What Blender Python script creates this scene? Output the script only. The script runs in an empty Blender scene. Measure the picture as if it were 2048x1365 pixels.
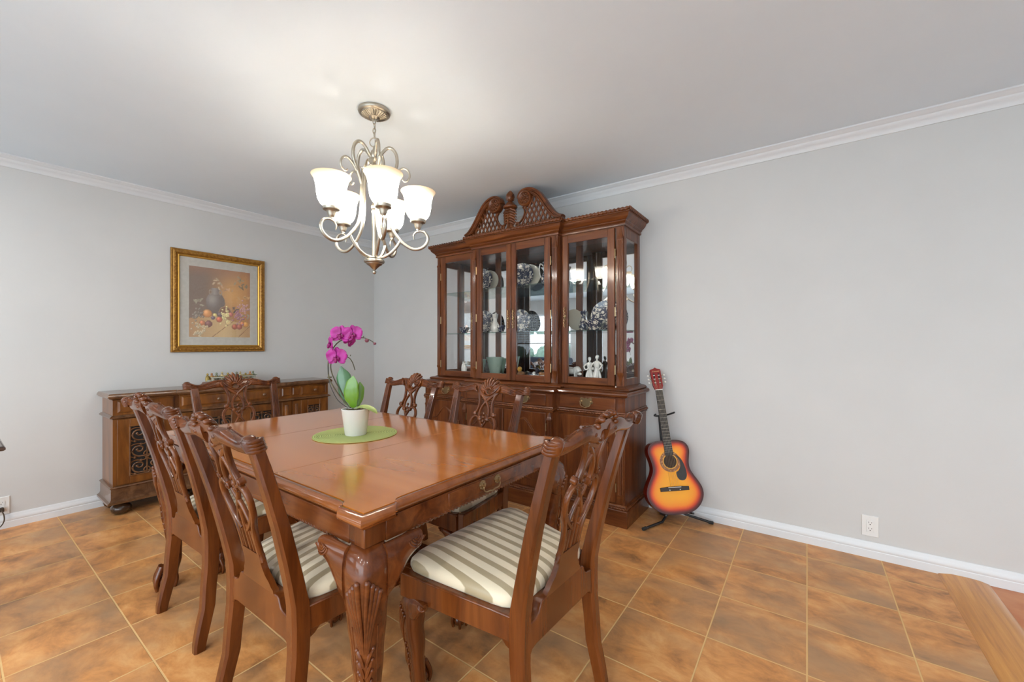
import bpy, bmesh, math, random
from mathutils import Vector, Matrix, Euler

random.seed(7)
PI = math.pi
C = bpy.context.scene.collection
S = bpy.context.scene

# ------------------------------------------------------------------ camera
CAM_H = 1.19
THETA = math.atan2(590, 820)          # view direction turned from +Y towards -X
cam_d = bpy.data.cameras.new('camera')
cam = bpy.data.objects.new('camera', cam_d)
C.objects.link(cam)
cam.location = (0, 0, CAM_H)
cam.rotation_euler = (PI / 2, 0, THETA)
cam_d.sensor_width = 36.0
cam_d.lens = 36.0 * 820.0 / 2048.0
cam_d.shift_y = 8.5 / 2048.0
cam_d.clip_start = 0.02
S.camera = cam

# ------------------------------------------------------------------ world, sky, exposure
W = bpy.data.worlds.new('world')
S.world = W
W.use_nodes = True
wn = W.node_tree
bg = wn.nodes['Background']
bg.inputs[0].default_value = (0.78, 0.91, 1.0, 1)
bg.inputs[1].default_value = 3.7
S.view_settings.view_transform = 'Standard'
S.view_settings.look = 'None'
S.view_settings.gamma = 1.0
S.view_settings.exposure = 0.70
S.view_settings.use_curve_mapping = False
S.cycles.use_denoising = True
S.cycles.max_bounces = 10
S.cycles.diffuse_bounces = 6
S.cycles.glossy_bounces = 4
S.cycles.transmission_bounces = 4
S.cycles.transparent_max_bounces = 16
S.cycles.sample_clamp_indirect = 6.0
S.cycles.caustics_reflective = False
S.cycles.caustics_refractive = False

BULB_W = 0.34                           # each of the five chandelier bulbs


def portal(name, loc, rot, sx, sy):
    d = bpy.data.lights.new(name, 'AREA')
    d.shape = 'RECTANGLE'
    d.size = sx
    d.size_y = sy
    d.cycles.is_portal = True
    o = bpy.data.objects.new(name, d)
    o.location = loc
    o.rotation_euler = rot
    C.objects.link(o)


XL, YB, ZC = -4.235, 3.041, 2.425      # left wall, back wall, ceiling
YF = -3.6                              # wall behind the camera
XR = 3.4                               # wall to the right, out of the picture
portal('daylight_opening', (0.1, YF - 0.02, 1.1), (PI / 2, 0, 0), 6.4, 2.2)
portal('daylight_window', (-5.75, YF - 0.02, 1.3), (PI / 2, 0, 0), 1.6, 1.5)

# ------------------------------------------------------------------ mesh helpers


class MB:
    def __init__(self):
        self.v = []
        self.f = []
        self.c = None

    def add(self, vs, fs, M=None):
        n = len(self.v)
        if M is not None:
            vs = [M @ Vector(p) for p in vs]
        self.v += [tuple(p) for p in vs]
        self.f += [tuple(i + n for i in f) for f in fs]
        return self

    def box(self, x0, x1, y0, y1, z0, z1, M=None):
        vs = [(x, y, z) for z in (z0, z1) for (x, y) in ((x0, y0), (x1, y0), (x1, y1), (x0, y1))]
        fs = [(0, 3, 2, 1), (4, 5, 6, 7), (0, 1, 5, 4), (1, 2, 6, 5), (2, 3, 7, 6), (3, 0, 4, 7)]
        return self.add(vs, fs, M)

    def prism(self, poly, axis, a, b, M=None):
        n = len(poly)

        def mp(u, v, w):
            return {'x': (w, u, v), 'y': (u, w, v), 'z': (u, v, w)}[axis]
        vs = [mp(u, v, a) for u, v in poly] + [mp(u, v, b) for u, v in poly]
        fs = [tuple(range(n))[::-1], tuple(range(n, 2 * n))]
        fs += [(i, (i + 1) % n, n + (i + 1) % n, n + i) for i in range(n)]
        return self.add(vs, fs, M)

    def loft(self, rings, caps=True, closed=False, M=None):
        n = len(rings[0])
        vs = [p for r in rings for p in r]
        fs = []
        m = len(rings)
        for i in range(m if closed else m - 1):
            j = (i + 1) % m
            for k in range(n):
                l = (k + 1) % n
                fs.append((i * n + k, i * n + l, j * n + l, j * n + k))
        if caps and not closed:
            fs.append(tuple(range(n))[::-1])
            fs.append(tuple(range((m - 1) * n, m * n)))
        return self.add(vs, fs, M)

    def lathe(self, prof, n=24, M=None, caps=True):
        rings = [[(r * math.cos(2 * PI * k / n), r * math.sin(2 * PI * k / n), z) for k in range(n)] for r, z in prof]
        return self.loft(rings, caps, False, M)

    def tube(self, path, r, n=8, caps=True, closed=False, flat=None, up=None, M=None):
        """round (or elliptical with flat=(a,b)) tube along a path; r a number or a list"""
        P = [Vector(p) for p in path]
        m = len(P)
        T = []
        for i in range(m):
            if closed:
                t = P[(i + 1) % m] - P[i - 1]
            else:
                t = P[min(i + 1, m - 1)] - P[max(i - 1, 0)]
            T.append(t.normalized() if t.length > 1e-9 else Vector((0, 0, 1)))
        u = Vector(up) if up is not None else None
        if u is None:
            u = Vector((0, 0, 1)) if abs(T[0].z) < 0.9 else Vector((1, 0, 0))
        rings = []
        fx = None
        for i in range(m):
            if up is not None:
                x = Vector(up) - T[i] * Vector(up).dot(T[i])
            else:
                x = (fx if fx is not None else u)
                x = x - T[i] * x.dot(T[i])
            if x.length < 1e-6:
                x = Vector((1, 0, 0)) - T[i] * T[i].x
            x.normalize()
            fx = x
            y = T[i].cross(x)
            rr = r[i] if isinstance(r, (list, tuple)) else r
            a, b = (flat if flat else (1, 1))
            rings.append([tuple(P[i] + x * (rr * a * math.cos(2 * PI * k / n)) + y * (rr * b * math.sin(2 * PI * k / n))) for k in range(n)])
        return self.loft(rings, caps, closed, M)

    def ribbon(self, path, w, d, up, M=None, closed=False):
        """rounded rectangular bar along a path: w across, d along 'up'"""
        P = [Vector(p) for p in path]
        m = len(P)
        U = Vector(up)
        rings = []
        for i in range(m):
            if closed:
                t = (P[(i + 1) % m] - P[i - 1]).normalized()
            else:
                t = (P[min(i + 1, m - 1)] - P[max(i - 1, 0)]).normalized()
            s = t.cross(U)
            if s.length < 1e-6:
                s = Vector((1, 0, 0))
            s.normalize()
            q = s.cross(t)
            a = (w[i] if isinstance(w, (list, tuple)) else w) / 2
            b = (d[i] if isinstance(d, (list, tuple)) else d) / 2
            pr = [(a, b * .55), (a * .6, b), (-a * .6, b), (-a, b * .55), (-a, -b * .55), (-a * .6, -b), (a * .6, -b), (a, -b * .55)]
            rings.append([tuple(P[i] + s * x + q * y) for x, y in pr])
        return self.loft(rings, True, closed, M)

    def ball(self, c, r, n=12, m=8, M=None):
        if not isinstance(r, (tuple, list)):
            r = (r, r, r)
        L = Matrix.Translation(c) @ Matrix.Diagonal((r[0], r[1], r[2], 1))
        if M is not None:
            L = M @ L
        pr = [(math.sin(PI * (i + .02) / (m + .04)), -math.cos(PI * (i + .02) / (m + .04))) for i in range(m + 1)]
        return self.lathe(pr, n, L)

    def rope(self, p0, p1, r, pitch=0.022, lobes=2, n=12, depth=0.42):
        p0 = Vector(p0)
        p1 = Vector(p1)
        t = p1 - p0
        L = t.length
        t.normalize()
        u = Vector((0, 0, 1)) if abs(t.z) < .9 else Vector((1, 0, 0))
        x = (u - t * u.dot(t)).normalized()
        y = t.cross(x)
        m = max(2, int(L / (pitch / 5)))
        rings = []
        for i in range(m + 1):
            s = L * i / m
            ring = []
            for k in range(n):
                a = 2 * PI * k / n
                rr = r * (1 - depth * .5 + depth * .5 * math.cos(lobes * a - 2 * PI * s / pitch))
                ring.append(tuple(p0 + t * s + x * rr * math.cos(a) + y * rr * math.sin(a)))
            rings.append(ring)
        return self.loft(rings)

    def mold(self, plan, prof, closed=False):
        """sweep a profile of (out, z) along a plan path of (x, y); outward is to the right of travel"""
        n = len(plan)
        rings = []
        for i in range(n):
            p = Vector(plan[i])
            ns = []
            for (a, b) in (((i - 1), i), (i, (i + 1))):
                if not closed and (a < 0 or b >= n):
                    continue
                d = Vector(plan[b % n]) - Vector(plan[a % n])
                if d.length > 1e-9:
                    d.normalize()
                    ns.append(Vector((d.y, -d.x)))
            if len(ns) == 2:
                k = 1 + ns[0].dot(ns[1])
                o = (ns[0] + ns[1]) / max(k, .2)
            else:
                o = ns[0]
            rings.append([(p.x + o.x * q, p.y + o.y * q, z) for q, z in prof])
        return self.loft(rings, not closed, closed)

    def build(self, name, mat, parent=None, smooth=38, bevel=0.0, seg=2, loc=None, rot=None):
        me = bpy.data.meshes.new(name)
        me.from_pydata(self.v, [], self.f)
        bm = bmesh.new()
        bm.from_mesh(me)
        bmesh.ops.recalc_face_normals(bm, faces=bm.faces)
        bm.to_mesh(me)
        bm.free()
        if smooth:
            me.polygons.foreach_set('use_smooth', [True] * len(me.polygons))
            me.set_sharp_from_angle(angle=math.radians(smooth))
        if self.c is not None:
            at = me.color_attributes.new('paint', 'FLOAT_COLOR', 'POINT')
            at.data.foreach_set('color', [x for c in self.c for x in (c[0], c[1], c[2], 1.0)])
        if mat is not None:
            me.materials.append(mat)
        o = bpy.data.objects.new(name, me)
        C.objects.link(o)
        if parent is not None:
            o.parent = parent
        if loc:
            o.location = loc
        if rot:
            o.rotation_euler = rot
        if bevel:
            b = o.modifiers.new('bevel', 'BEVEL')
            b.width = bevel
            b.segments = seg
            b.limit_method = 'ANGLE'
            b.angle_limit = math.radians(40)
        return o


def thing(name, label, cat, loc=(0, 0, 0), rz=0.0, group=None):
    o = bpy.data.objects.new(name, None)
    o.empty_display_size = .05
    C.objects.link(o)
    o.location = loc
    o.rotation_euler = (0, 0, rz)
    return tag(o, label, cat, group)


def tag(o, label, cat, group=None):
    o['label'] = label
    o['category'] = cat
    if group:
        o['group'] = group
    return o


def struct(o):
    o['kind'] = 'structure'
    return o


def lab(o, text):
    o['label'] = text
    return o


def dup(root, loc, rz, label):
    r = root.copy()
    C.objects.link(r)
    r.location = loc
    r.rotation_euler = (0, 0, rz)
    r['label'] = label
    for ch in list(root.children):
        c = ch.copy()
        C.objects.link(c)
        c.parent = r
        for g in list(ch.children):
            d = g.copy()
            C.objects.link(d)
            d.parent = c
    return r


def arc(cx, cy, r, a0, a1, n):
    return [(cx + r * math.cos(math.radians(a0 + (a1 - a0) * i / n)), cy + r * math.sin(math.radians(a0 + (a1 - a0) * i / n))) for i in range(n + 1)]


def spline(pts, k=6):
    """Catmull-Rom through the points"""
    P = [Vector(p) for p in pts]
    out = []
    for i in range(len(P) - 1):
        p0 = P[max(i - 1, 0)]
        p1 = P[i]
        p2 = P[i + 1]
        p3 = P[min(i + 2, len(P) - 1)]
        for j in range(k):
            t = j / k
            out.append(.5 * ((2 * p1) + (p2 - p0) * t + (2 * p0 - 5 * p1 + 4 * p2 - p3) * t * t + (3 * p1 - p0 - 3 * p2 + p3) * t ** 3))
    out.append(P[-1])
    return [tuple(q) for q in out]


def lerp(tab, x):
    if x <= tab[0][0]:
        return tab[0][1]
    for (a, b), (c, d) in zip(tab, tab[1:]):
        if x <= c:
            t = (x - a) / (c - a)
            t = t * t * (3 - 2 * t)
            return b + (d - b) * t
    return tab[-1][1]


def lin(tab, x):
    if x <= tab[0][0]:
        return tab[0][1]
    for (a, b), (c, d) in zip(tab, tab[1:]):
        if x <= c:
            return b + (d - b) * (x - a) / (c - a)
    return tab[-1][1]

# ------------------------------------------------------------------ materials


def srgb(r, g, b):
    f = lambda c: (c / 255 / 12.92) if c <= 10 else ((c / 255 + .055) / 1.055) ** 2.4
    return (f(r), f(g), f(b), 1)


def mat(name, col, rough=.5, metal=0.0, coat=0.0, spec=.5):
    m = bpy.data.materials.new(name)
    m.use_nodes = True
    b = m.node_tree.nodes['Principled BSDF']
    b.inputs['Base Color'].default_value = col
    b.inputs['Roughness'].default_value = rough
    b.inputs['Metallic'].default_value = metal
    b.inputs['Coat Weight'].default_value = coat
    b.inputs['Coat Roughness'].default_value = .08
    b.inputs['Specular IOR Level'].default_value = spec
    return m


def nodes(m):
    t = m.node_tree
    return t, t.nodes, t.links, t.nodes['Principled BSDF']


def ramp(N, stops):
    r = N.new('ShaderNodeValToRGB')
    e = r.color_ramp.elements
    e[0].position, e[0].color = stops[0]
    e[1].position, e[1].color = stops[-1]
    for p, c in stops[1:-1]:
        x = e.new(p)
        x.color = c
    return r


def wood(name, dark, mid, light, axis='z', rough=.33, coat=.36, scale=14.0, stretch=.09, dist=.6):
    m = mat(name, mid, rough, 0, coat)
    t, N, L, b = nodes(m)
    tc = N.new('ShaderNodeTexCoord')
    mp = N.new('ShaderNodeMapping')
    sc = [scale, scale, scale]
    sc['xyz'.index(axis)] = scale * stretch
    mp.inputs['Scale'].default_value = sc
    L.new(tc.outputs['Object'], mp.inputs[0])
    n = N.new('ShaderNodeTexNoise')
    n.inputs['Scale'].default_value = 1.6
    n.inputs['Detail'].default_value = 7
    n.inputs['Roughness'].default_value = .62
    n.inputs['Distortion'].default_value = dist
    L.new(mp.outputs[0], n.inputs['Vector'])
    r = ramp(N, [(.30, dark), (.5, mid), (.72, light)])
    L.new(n.outputs[0], r.inputs[0])
    L.new(r.outputs[0], b.inputs['Base Color'])
    bp = N.new('ShaderNodeBump')
    bp.inputs['Strength'].default_value = .04
    bp.inputs['Distance'].default_value = .002
    L.new(n.outputs[0], bp.inputs['Height'])
    L.new(bp.outputs[0], b.inputs['Normal'])
    return m


def noisy(name, c1, c2, scale, rough=.5, metal=0, bump=0.0, bscale=None, lo=.35, hi=.65, coat=0):
    m = mat(name, c1, rough, metal, coat)
    t, N, L, b = nodes(m)
    tc = N.new('ShaderNodeTexCoord')
    n = N.new('ShaderNodeTexNoise')
    n.inputs['Scale'].default_value = scale
    n.inputs['Detail'].default_value = 5
    L.new(tc.outputs['Object'], n.inputs['Vector'])
    r = ramp(N, [(lo, c1), (hi, c2)])
    L.new(n.outputs[0], r.inputs[0])
    L.new(r.outputs[0], b.inputs['Base Color'])
    if bump:
        n2 = N.new('ShaderNodeTexNoise')
        n2.inputs['Scale'].default_value = bscale or scale
        n2.inputs['Detail'].default_value = 3
        L.new(tc.outputs['Object'], n2.inputs['Vector'])
        bp = N.new('ShaderNodeBump')
        bp.inputs['Strength'].default_value = bump
        bp.inputs['Distance'].default_value = .002
        L.new(n2.outputs[0], bp.inputs['Height'])
        L.new(bp.outputs[0], b.inputs['Normal'])
    return m


def thin_glass(name, tint=(1, 1, 1, 1), k=1.0):
    m = bpy.data.materials.new(name)
    m.use_nodes = True
    t = m.node_tree
    N, L = t.nodes, t.links
    N.clear()
    o = N.new('ShaderNodeOutputMaterial')
    tr = N.new('ShaderNodeBsdfTransparent')
    tr.inputs[0].default_value = tint
    gl = N.new('ShaderNodeBsdfGlossy')
    gl.inputs['Roughness'].default_value = .01
    fr = N.new('ShaderNodeFresnel')
    ge = N.new('ShaderNodeNewGeometry')
    io = N.new('ShaderNodeMath')
    io.operation = 'MULTIPLY_ADD'           # the back of a pane reflects like its front
    io.inputs[1].default_value = 1 / 1.45 - 1.45
    io.inputs[2].default_value = 1.45
    L.new(ge.outputs['Backfacing'], io.inputs[0])
    L.new(io.outputs[0], fr.inputs[0])
    mu = N.new('ShaderNodeMath')
    mu.operation = 'MULTIPLY'
    mu.inputs[1].default_value = k
    mx = N.new('ShaderNodeMixShader')
    L.new(fr.outputs[0], mu.inputs[0])
    L.new(mu.outputs[0], mx.inputs[0])
    L.new(tr.outputs[0], mx.inputs[1])
    L.new(gl.outputs[0], mx.inputs[2])
    L.new(mx.outputs[0], o.inputs[0])
    return m


def attr_mat(name, rough=.4, coat=0.0):
    m = mat(name, (1, 1, 1, 1), rough, 0, coat)
    t, N, L, b = nodes(m)
    a = N.new('ShaderNodeVertexColor')
    a.layer_name = 'paint'
    L.new(a.outputs[0], b.inputs['Base Color'])
    return m


M_WALL = noisy('wall_paint', (.585, .58, .57, 1), (.60, .595, .585, 1), 3.0, .75, 0, .10, 260)
M_CEIL = noisy('ceiling_paint', (.72, .79, .85, 1), (.735, .805, .865, 1), 3.0, .85, 0, .12, 180)
M_TRIM = mat('white_trim', (.69, .70, .715, 1), .4)
D1, D2, D3 = (.050, .0125, .0035, 1), (.125, .034, .0085, 1), (.205, .064, .0165, 1)
M_WV = wood('mahogany_upright', D1, D2, D3, 'z')
M_WH = wood('mahogany_level', D1, D2, D3, 'x')
M_CH = wood('chair_mahogany', (.040, .0095, .0022, 1), (.108, .027, .0050, 1), (.180, .050, .0095, 1), 'z', .25, .40, 10)
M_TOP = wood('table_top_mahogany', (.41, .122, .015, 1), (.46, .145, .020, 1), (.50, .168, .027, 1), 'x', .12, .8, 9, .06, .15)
M_TAB = wood('table_mahogany', (.045, .011, .003, 1), (.110, .028, .0065, 1), (.180, .052, .012, 1), 'x', .24, .42, 10)
M_SB = wood('walnut_upright', (.050, .014, .003, 1), (.170, .056, .010, 1), (.28, .105, .020, 1), 'z', .3, .4, 7, .22)
M_SBT = wood('walnut_level', (.06, .024, .010, 1), (.13, .058, .024, 1), (.19, .09, .04, 1), 'y', .25, .5, 8, .1)
M_DARK = mat('dark_void', (.006, .004, .003, 1), .7)
M_BRASS = mat('aged_brass', (.36, .25, .13, 1), .32, 1.0)
M_NICK = noisy('champagne_metal', (.44, .40, .335, 1), (.50, .46, .385, 1), 30, .36, 1.0)
M_GLASS = thin_glass('clear_glass', (1, 1, 1, 1), .62)
M_SHELF = thin_glass('shelf_glass', (.80, .90, .86, 1), 1.2)
M_GREENG = thin_glass('green_glass', (.86, .95, .90, 1), 1.2)
_t = M_GREENG.node_tree
_d = _t.nodes.new('ShaderNodeBsdfTranslucent')
_d.inputs[0].default_value = (.74, .88, .79, 1)
_f = _t.nodes.new('ShaderNodeBsdfDiffuse')
_f.inputs[0].default_value = (.74, .88, .79, 1)
_m1 = _t.nodes.new('ShaderNodeMixShader')
_m2 = _t.nodes.new('ShaderNodeMixShader')
_m2.inputs[0].default_value = .45
_o = [n for n in _t.nodes if n.type == 'OUTPUT_MATERIAL'][0]
_s = _o.inputs[0].links[0].from_socket
_t.links.new(_d.outputs[0], _m1.inputs[1])
_t.links.new(_f.outputs[0], _m1.inputs[2])
_t.links.new(_s, _m2.inputs[1])
_t.links.new(_m1.outputs[0], _m2.inputs[2])
_t.links.new(_m2.outputs[0], _o.inputs[0])
M_MIRROR = mat('mirror_silver', (.80, .82, .82, 1), .015, 1.0)
M_WHITE = mat('white_porcelain', (.72, .70, .64, 1), .22, 0, .4)
M_BLACK = mat('black_metal', (.012, .012, .013, 1), .4)
M_PLATE = mat('outlet_plastic', (.74, .73, .71, 1), .35)
M_FRINGE = mat('slot_dark', (.02, .018, .016, 1), .6)


def fabric():
    m = mat('striped_satin', (.6, .5, .4, 1), .55)
    t, N, L, b = nodes(m)
    tc = N.new('ShaderNodeTexCoord')
    sx = N.new('ShaderNodeSeparateXYZ')
    L.new(tc.outputs['Object'], sx.inputs[0])
    a = N.new('ShaderNodeMath')
    a.operation = 'MULTIPLY_ADD'
    a.inputs[1].default_value = 1 / .0455
    a.inputs[2].default_value = 40.2
    L.new(sx.outputs[0], a.inputs[0])
    f = N.new('ShaderNodeMath')
    f.operation = 'FRACT'
    L.new(a.outputs[0], f.inputs[0])
    r = ramp(N, [(.0, (.38, .30, .18, 1)), (.40, (.38, .30, .18, 1)), (.43, (.72, .62, .45, 1)), (.97, (.72, .62, .45, 1)), (1.0, (.38, .30, .18, 1))])
    L.new(f.outputs[0], r.inputs[0])
    L.new(r.outputs[0], b.inputs['Base Color'])
    r2 = ramp(N, [(.41, (.34, .34, .34, 1)), (.43, (.6, .6, .6, 1))])
    L.new(f.outputs[0], r2.inputs[0])
    L.new(r2.outputs[0], b.inputs['Roughness'])
    b.inputs['Sheen Weight'].default_value = .2
    return m


def tile_floor():
    m = mat('clay_tiles', (.4, .2, .1, 1), .42, 0, 0, .25)
    t, N, L, b = nodes(m)
    tc = N.new('ShaderNodeTexCoord')
    mp = N.new('ShaderNodeMapping')
    mp.inputs['Location'].default_value = (0, -2.497 / .3385, 0)
    mp.inputs['Scale'].default_value = (1 / .333, 1 / .3385, 1)
    L.new(tc.outputs['Object'], mp.inputs[0])
    br = N.new('ShaderNodeTexBrick')
    br.offset = 0
    br.inputs['Scale'].default_value = 1
    br.inputs['Brick Width'].default_value = 1
    br.inputs['Row Height'].default_value = 1
    br.inputs['Mortar Size'].default_value = .0095
    br.inputs['Mortar Smooth'].default_value = .3
    br.inputs['Color1'].default_value = (0, 0, 0, 1)
    br.inputs['Color2'].default_value = (1, 1, 1, 1)
    br.inputs['Bias'].default_value = 0
    L.new(mp.outputs[0], br.inputs['Vector'])
    # offset the clouding per tile
    cm = N.new('ShaderNodeVectorMath')
    cm.operation = 'MULTIPLY_ADD'
    cm.inputs[1].default_value = (7, 5, 3)
    L.new(br.outputs['Color'], cm.inputs[0])
    st = N.new('ShaderNodeMapping')
    st.inputs['Scale'].default_value = (.78, 1.12, 1)
    L.new(tc.outputs['Object'], st.inputs[0])
    L.new(st.outputs[0], cm.inputs[2])
    n = N.new('ShaderNodeTexNoise')
    n.inputs['Scale'].default_value = 7.5
    n.inputs['Detail'].default_value = 9
    n.inputs['Roughness'].default_value = .66
    n.inputs['Distortion'].default_value = .35
    L.new(cm.outputs[0], n.inputs['Vector'])
    r = ramp(N, [(.30, (.27, .125, .050, 1)), (.42, (.49, .215, .072, 1)), (.52, (.64, .285, .092, 1)), (.64, (.73, .375, .140, 1)), (.76, (.77, .47, .23, 1))])
    L.new(n.outputs[0], r.inputs[0])
    n2 = N.new('ShaderNodeTexNoise')
    n2.inputs['Scale'].default_value = 3.1
    n2.inputs['Detail'].default_value = 4
    L.new(cm.outputs[0], n2.inputs['Vector'])
    r3 = ramp(N, [(.43, (0, 0, 0, 1)), (.66, (1, 1, 1, 1))])
    L.new(n2.outputs[0], r3.inputs[0])
    mg = N.new('ShaderNodeMix')
    mg.data_type = 'RGBA'
    mg.inputs[7].default_value = (.36, .225, .125, 1)
    ml = N.new('ShaderNodeMath')
    ml.operation = 'MULTIPLY'
    ml.inputs[1].default_value = .72
    L.new(r3.outputs[0], ml.inputs[0])
    L.new(ml.outputs[0], mg.inputs[0])
    L.new(r.outputs[0], mg.inputs[6])
    mx = N.new('ShaderNodeMix')
    mx.data_type = 'RGBA'
    mx.inputs[7].default_value = (.72, .46, .20, 1)
    L.new(br.outputs['Fac'], mx.inputs[0])
    L.new(mg.outputs[2], mx.inputs[6])
    L.new(mx.outputs[2], b.inputs['Base Color'])
    rr = ramp(N, [(0, (.33, .33, .33, 1)), (1, (.75, .75, .75, 1))])
    L.new(br.outputs['Fac'], rr.inputs[0])
    L.new(rr.outputs[0], b.inputs['Roughness'])
    iv = N.new('ShaderNodeMath')
    iv.operation = 'MULTIPLY_ADD'
    iv.inputs[1].default_value = -1.0
    L.new(br.outputs['Fac'], iv.inputs[0])
    ad = N.new('ShaderNodeMath')
    ad.operation = 'MULTIPLY'
    ad.inputs[1].default_value = .25
    L.new(n.outputs[0], ad.inputs[0])
    L.new(ad.outputs[0], iv.inputs[2])
    bp = N.new('ShaderNodeBump')
    bp.inputs['Strength'].default_value = .5
    bp.inputs['Distance'].default_value = .003
    L.new(iv.outputs[0], bp.inputs['Height'])
    L.new(bp.outputs[0], b.inputs['Normal'])
    return m


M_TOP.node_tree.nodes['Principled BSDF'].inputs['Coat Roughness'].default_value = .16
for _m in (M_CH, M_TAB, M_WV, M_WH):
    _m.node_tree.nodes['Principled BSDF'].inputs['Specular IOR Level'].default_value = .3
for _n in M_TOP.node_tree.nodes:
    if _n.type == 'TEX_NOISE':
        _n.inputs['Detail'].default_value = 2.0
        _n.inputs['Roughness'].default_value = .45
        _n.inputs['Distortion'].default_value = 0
M_FAB = fabric()
M_TILE = tile_floor()

# ------------------------------------------------------------------ the setting
XW = -7.2                               # the room opens out to the left, beyond the picture
o = MB().box(XW, .56, -.45, YB, -.1, 0).build('floor', M_TILE)
struct(o)
M_BOUNCE_FLOOR = noisy('pale_bounce_floor', (.60, .60, .60, 1), (.68, .68, .68, 1), 90, .95, 0, .4, 300)  # floor out of view, added pale to bounce neutral light onto the ceiling
struct(MB().box(XW, XR, YF, -.452, -.1, .004).box(1.602, XR, -.452, YB, -.1, .004).build('floor_2', M_BOUNCE_FLOOR))
M_TERRA = noisy('orange_tile', (.52, .17, .055, 1), (.62, .25, .095, 1), 9, .4, 0, .2, 40)
o = MB().box(.725, 1.6, -.45, YB, -.1, -.002).build('floor_3', M_TERRA)
struct(o)
M_OAK = wood('oak_strip', (.44, .160, .018, 1), (.58, .235, .030, 1), (.68, .31, .055, 1), 'y', .3, .3, 34, .04)
tp = [(.552, 0), (.556, .004), (.60, .014), (.66, .015), (.70, .012), (.732, .004), (.735, 0), (.735, -.1), (.552, -.1)]
o = MB().prism(tp, 'y', -.45, YB - .013).build('trim_4', M_OAK, smooth=50)
struct(o)
o = MB().box(XL - .12, XR, YB, YB + .12, 0, ZC).build('wall_back', M_WALL)
struct(o)
o = MB().box(XL - .12, XL, -.22, YB, 0, ZC).build('wall_left', M_WALL)
struct(o)
o = MB().box(XW, XL - .12, -.22, -.10, 0, ZC).build('wall_left_return', M_WALL)
o.name = 'wall_side'
struct(o)
o = MB().box(XW - .12, XW, YF, -.10, 0, ZC).build('wall_far_left', M_WALL)
struct(o)
o = MB().box(XR, XR + .12, YF, YB, 0, ZC).build('wall_right', M_WALL)
struct(o)
o = MB().box(XW - .12, XR + .12, YF - .12, YB + .12, ZC, ZC + .1).build('ceiling', M_CEIL)
struct(o)
wf = MB()
wf.box(XW, -6.5, YF - .12, YF, 0, ZC).box(-6.5, -5.0, YF - .12, YF, 0, .55).box(-6.5, -5.0, YF - .12, YF, 2.05, ZC)
wf.box(-5.0, -3.1, YF - .12, YF, 0, ZC).box(-3.1, 3.3, YF - .12, YF, 2.2, ZC).box(3.3, XR, YF - .12, YF, 0, ZC)
struct(wf.build('wall_front', M_WALL))
# window seen in the cabinet mirror: frame, pane, blind slats
w = MB()
w.box(-6.5, -6.44, YF - .09, YF - .03, .55, 2.05).box(-5.06, -5.0, YF - .09, YF - .03, .55, 2.05)
w.box(-6.44, -5.06, YF - .09, YF - .03, .55, .61).box(-6.44, -5.06, YF - .09, YF - .03, 1.99, 2.05)
w.box(-6.44, -5.06, YF - .085, YF - .035, 1.22, 1.26)
wo = struct(w.build('window_1', M_TRIM))
MB().box(-6.44, -5.06, YF - .065, YF - .06, .61, 1.99).build('window_pane', M_GLASS, wo)
bl = MB()
for i in range(16):
    z = 1.96 - i * .045
    bl.box(-6.42, -5.08, YF - .03, YF - .012, z, z + .014)
bl.build('window_blind', M_TRIM, wo)

crown = [(0, ZC - .072), (.006, ZC - .072), (.010, ZC - .064), (.012, ZC - .056), (.022, ZC - .044), (.030, ZC - .036), (.034, ZC - .026), (.046, ZC - .020), (.052, ZC - .012), (.060, ZC - .008), (.060, ZC), (0, ZC)]
base = [(0, .088), (.004, .088), (.007, .083), (.0075, .074), (.010, .070), (.0135, .058), (.014, .050), (.0115, .044), (.014, .040), (.014, 0), (0, 0)]


def run(name, plan, prof, m=None):
    return struct(MB().mold(plan, prof).build(name, m or M_TRIM, smooth=30))


# travel so that the room lies to the right of the path
run('trim_1', [(XL, -.22), (XL, YB)], crown)
run('trim_2', [(XL, YB), (XR, YB)], crown)
run('baseboard_left', [(XL, -.22), (XL, YB)], base)
run('baseboard_back', [(XL, YB), (XR, YB)], base)

# outside the opening: mirrored hedge, and ground paled to bounce light onto the ceiling
M_BOUNCE_GROUND = noisy('pale_bounce_ground', (.55, .55, .54, 1), (.62, .62, .61, 1), 6, .8)
struct(MB().box(-14, 10, -16, YF - .12, -.3, -.12).build('ground', M_BOUNCE_GROUND))
hd = MB()
for i in range(46):
    hd.ball((-13 + i * .26 + random.uniform(-.1, .1), -11 + random.uniform(-.5, .5), random.uniform(.2, .9)), random.uniform(.3, .5), 9, 6)
for i in range(30):
    hd.ball((-13 + i * .42, -11.1, .2), .5, 8, 5)
tag(hd.build('hedge', noisy('hedge_leaf', (.030, .055, .040, 1), (.07, .12, .08, 1), 9, .7)), 'leafy green hedge in the garden seen mirrored in the cabinet', 'hedge')['kind'] = 'stuff'

# ------------------------------------------------------------------ cabriole leg with claw and ball foot


def sq_ring(cx, cy, z, a, rot=0.0, p=3.2, n=20, b=None):
    out = []
    b = b or a
    for k in range(n):
        t = 2 * PI * k / n
        c, s = math.cos(t), math.sin(t)
        q = (abs(c) ** p + abs(s) ** p) ** (-1 / p)
        x, y = a * q * c, b * q * s
        out.append((cx + x * math.cos(rot) - y * math.sin(rot), cy + x * math.sin(rot) + y * math.cos(rot), z))
    return out


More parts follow.
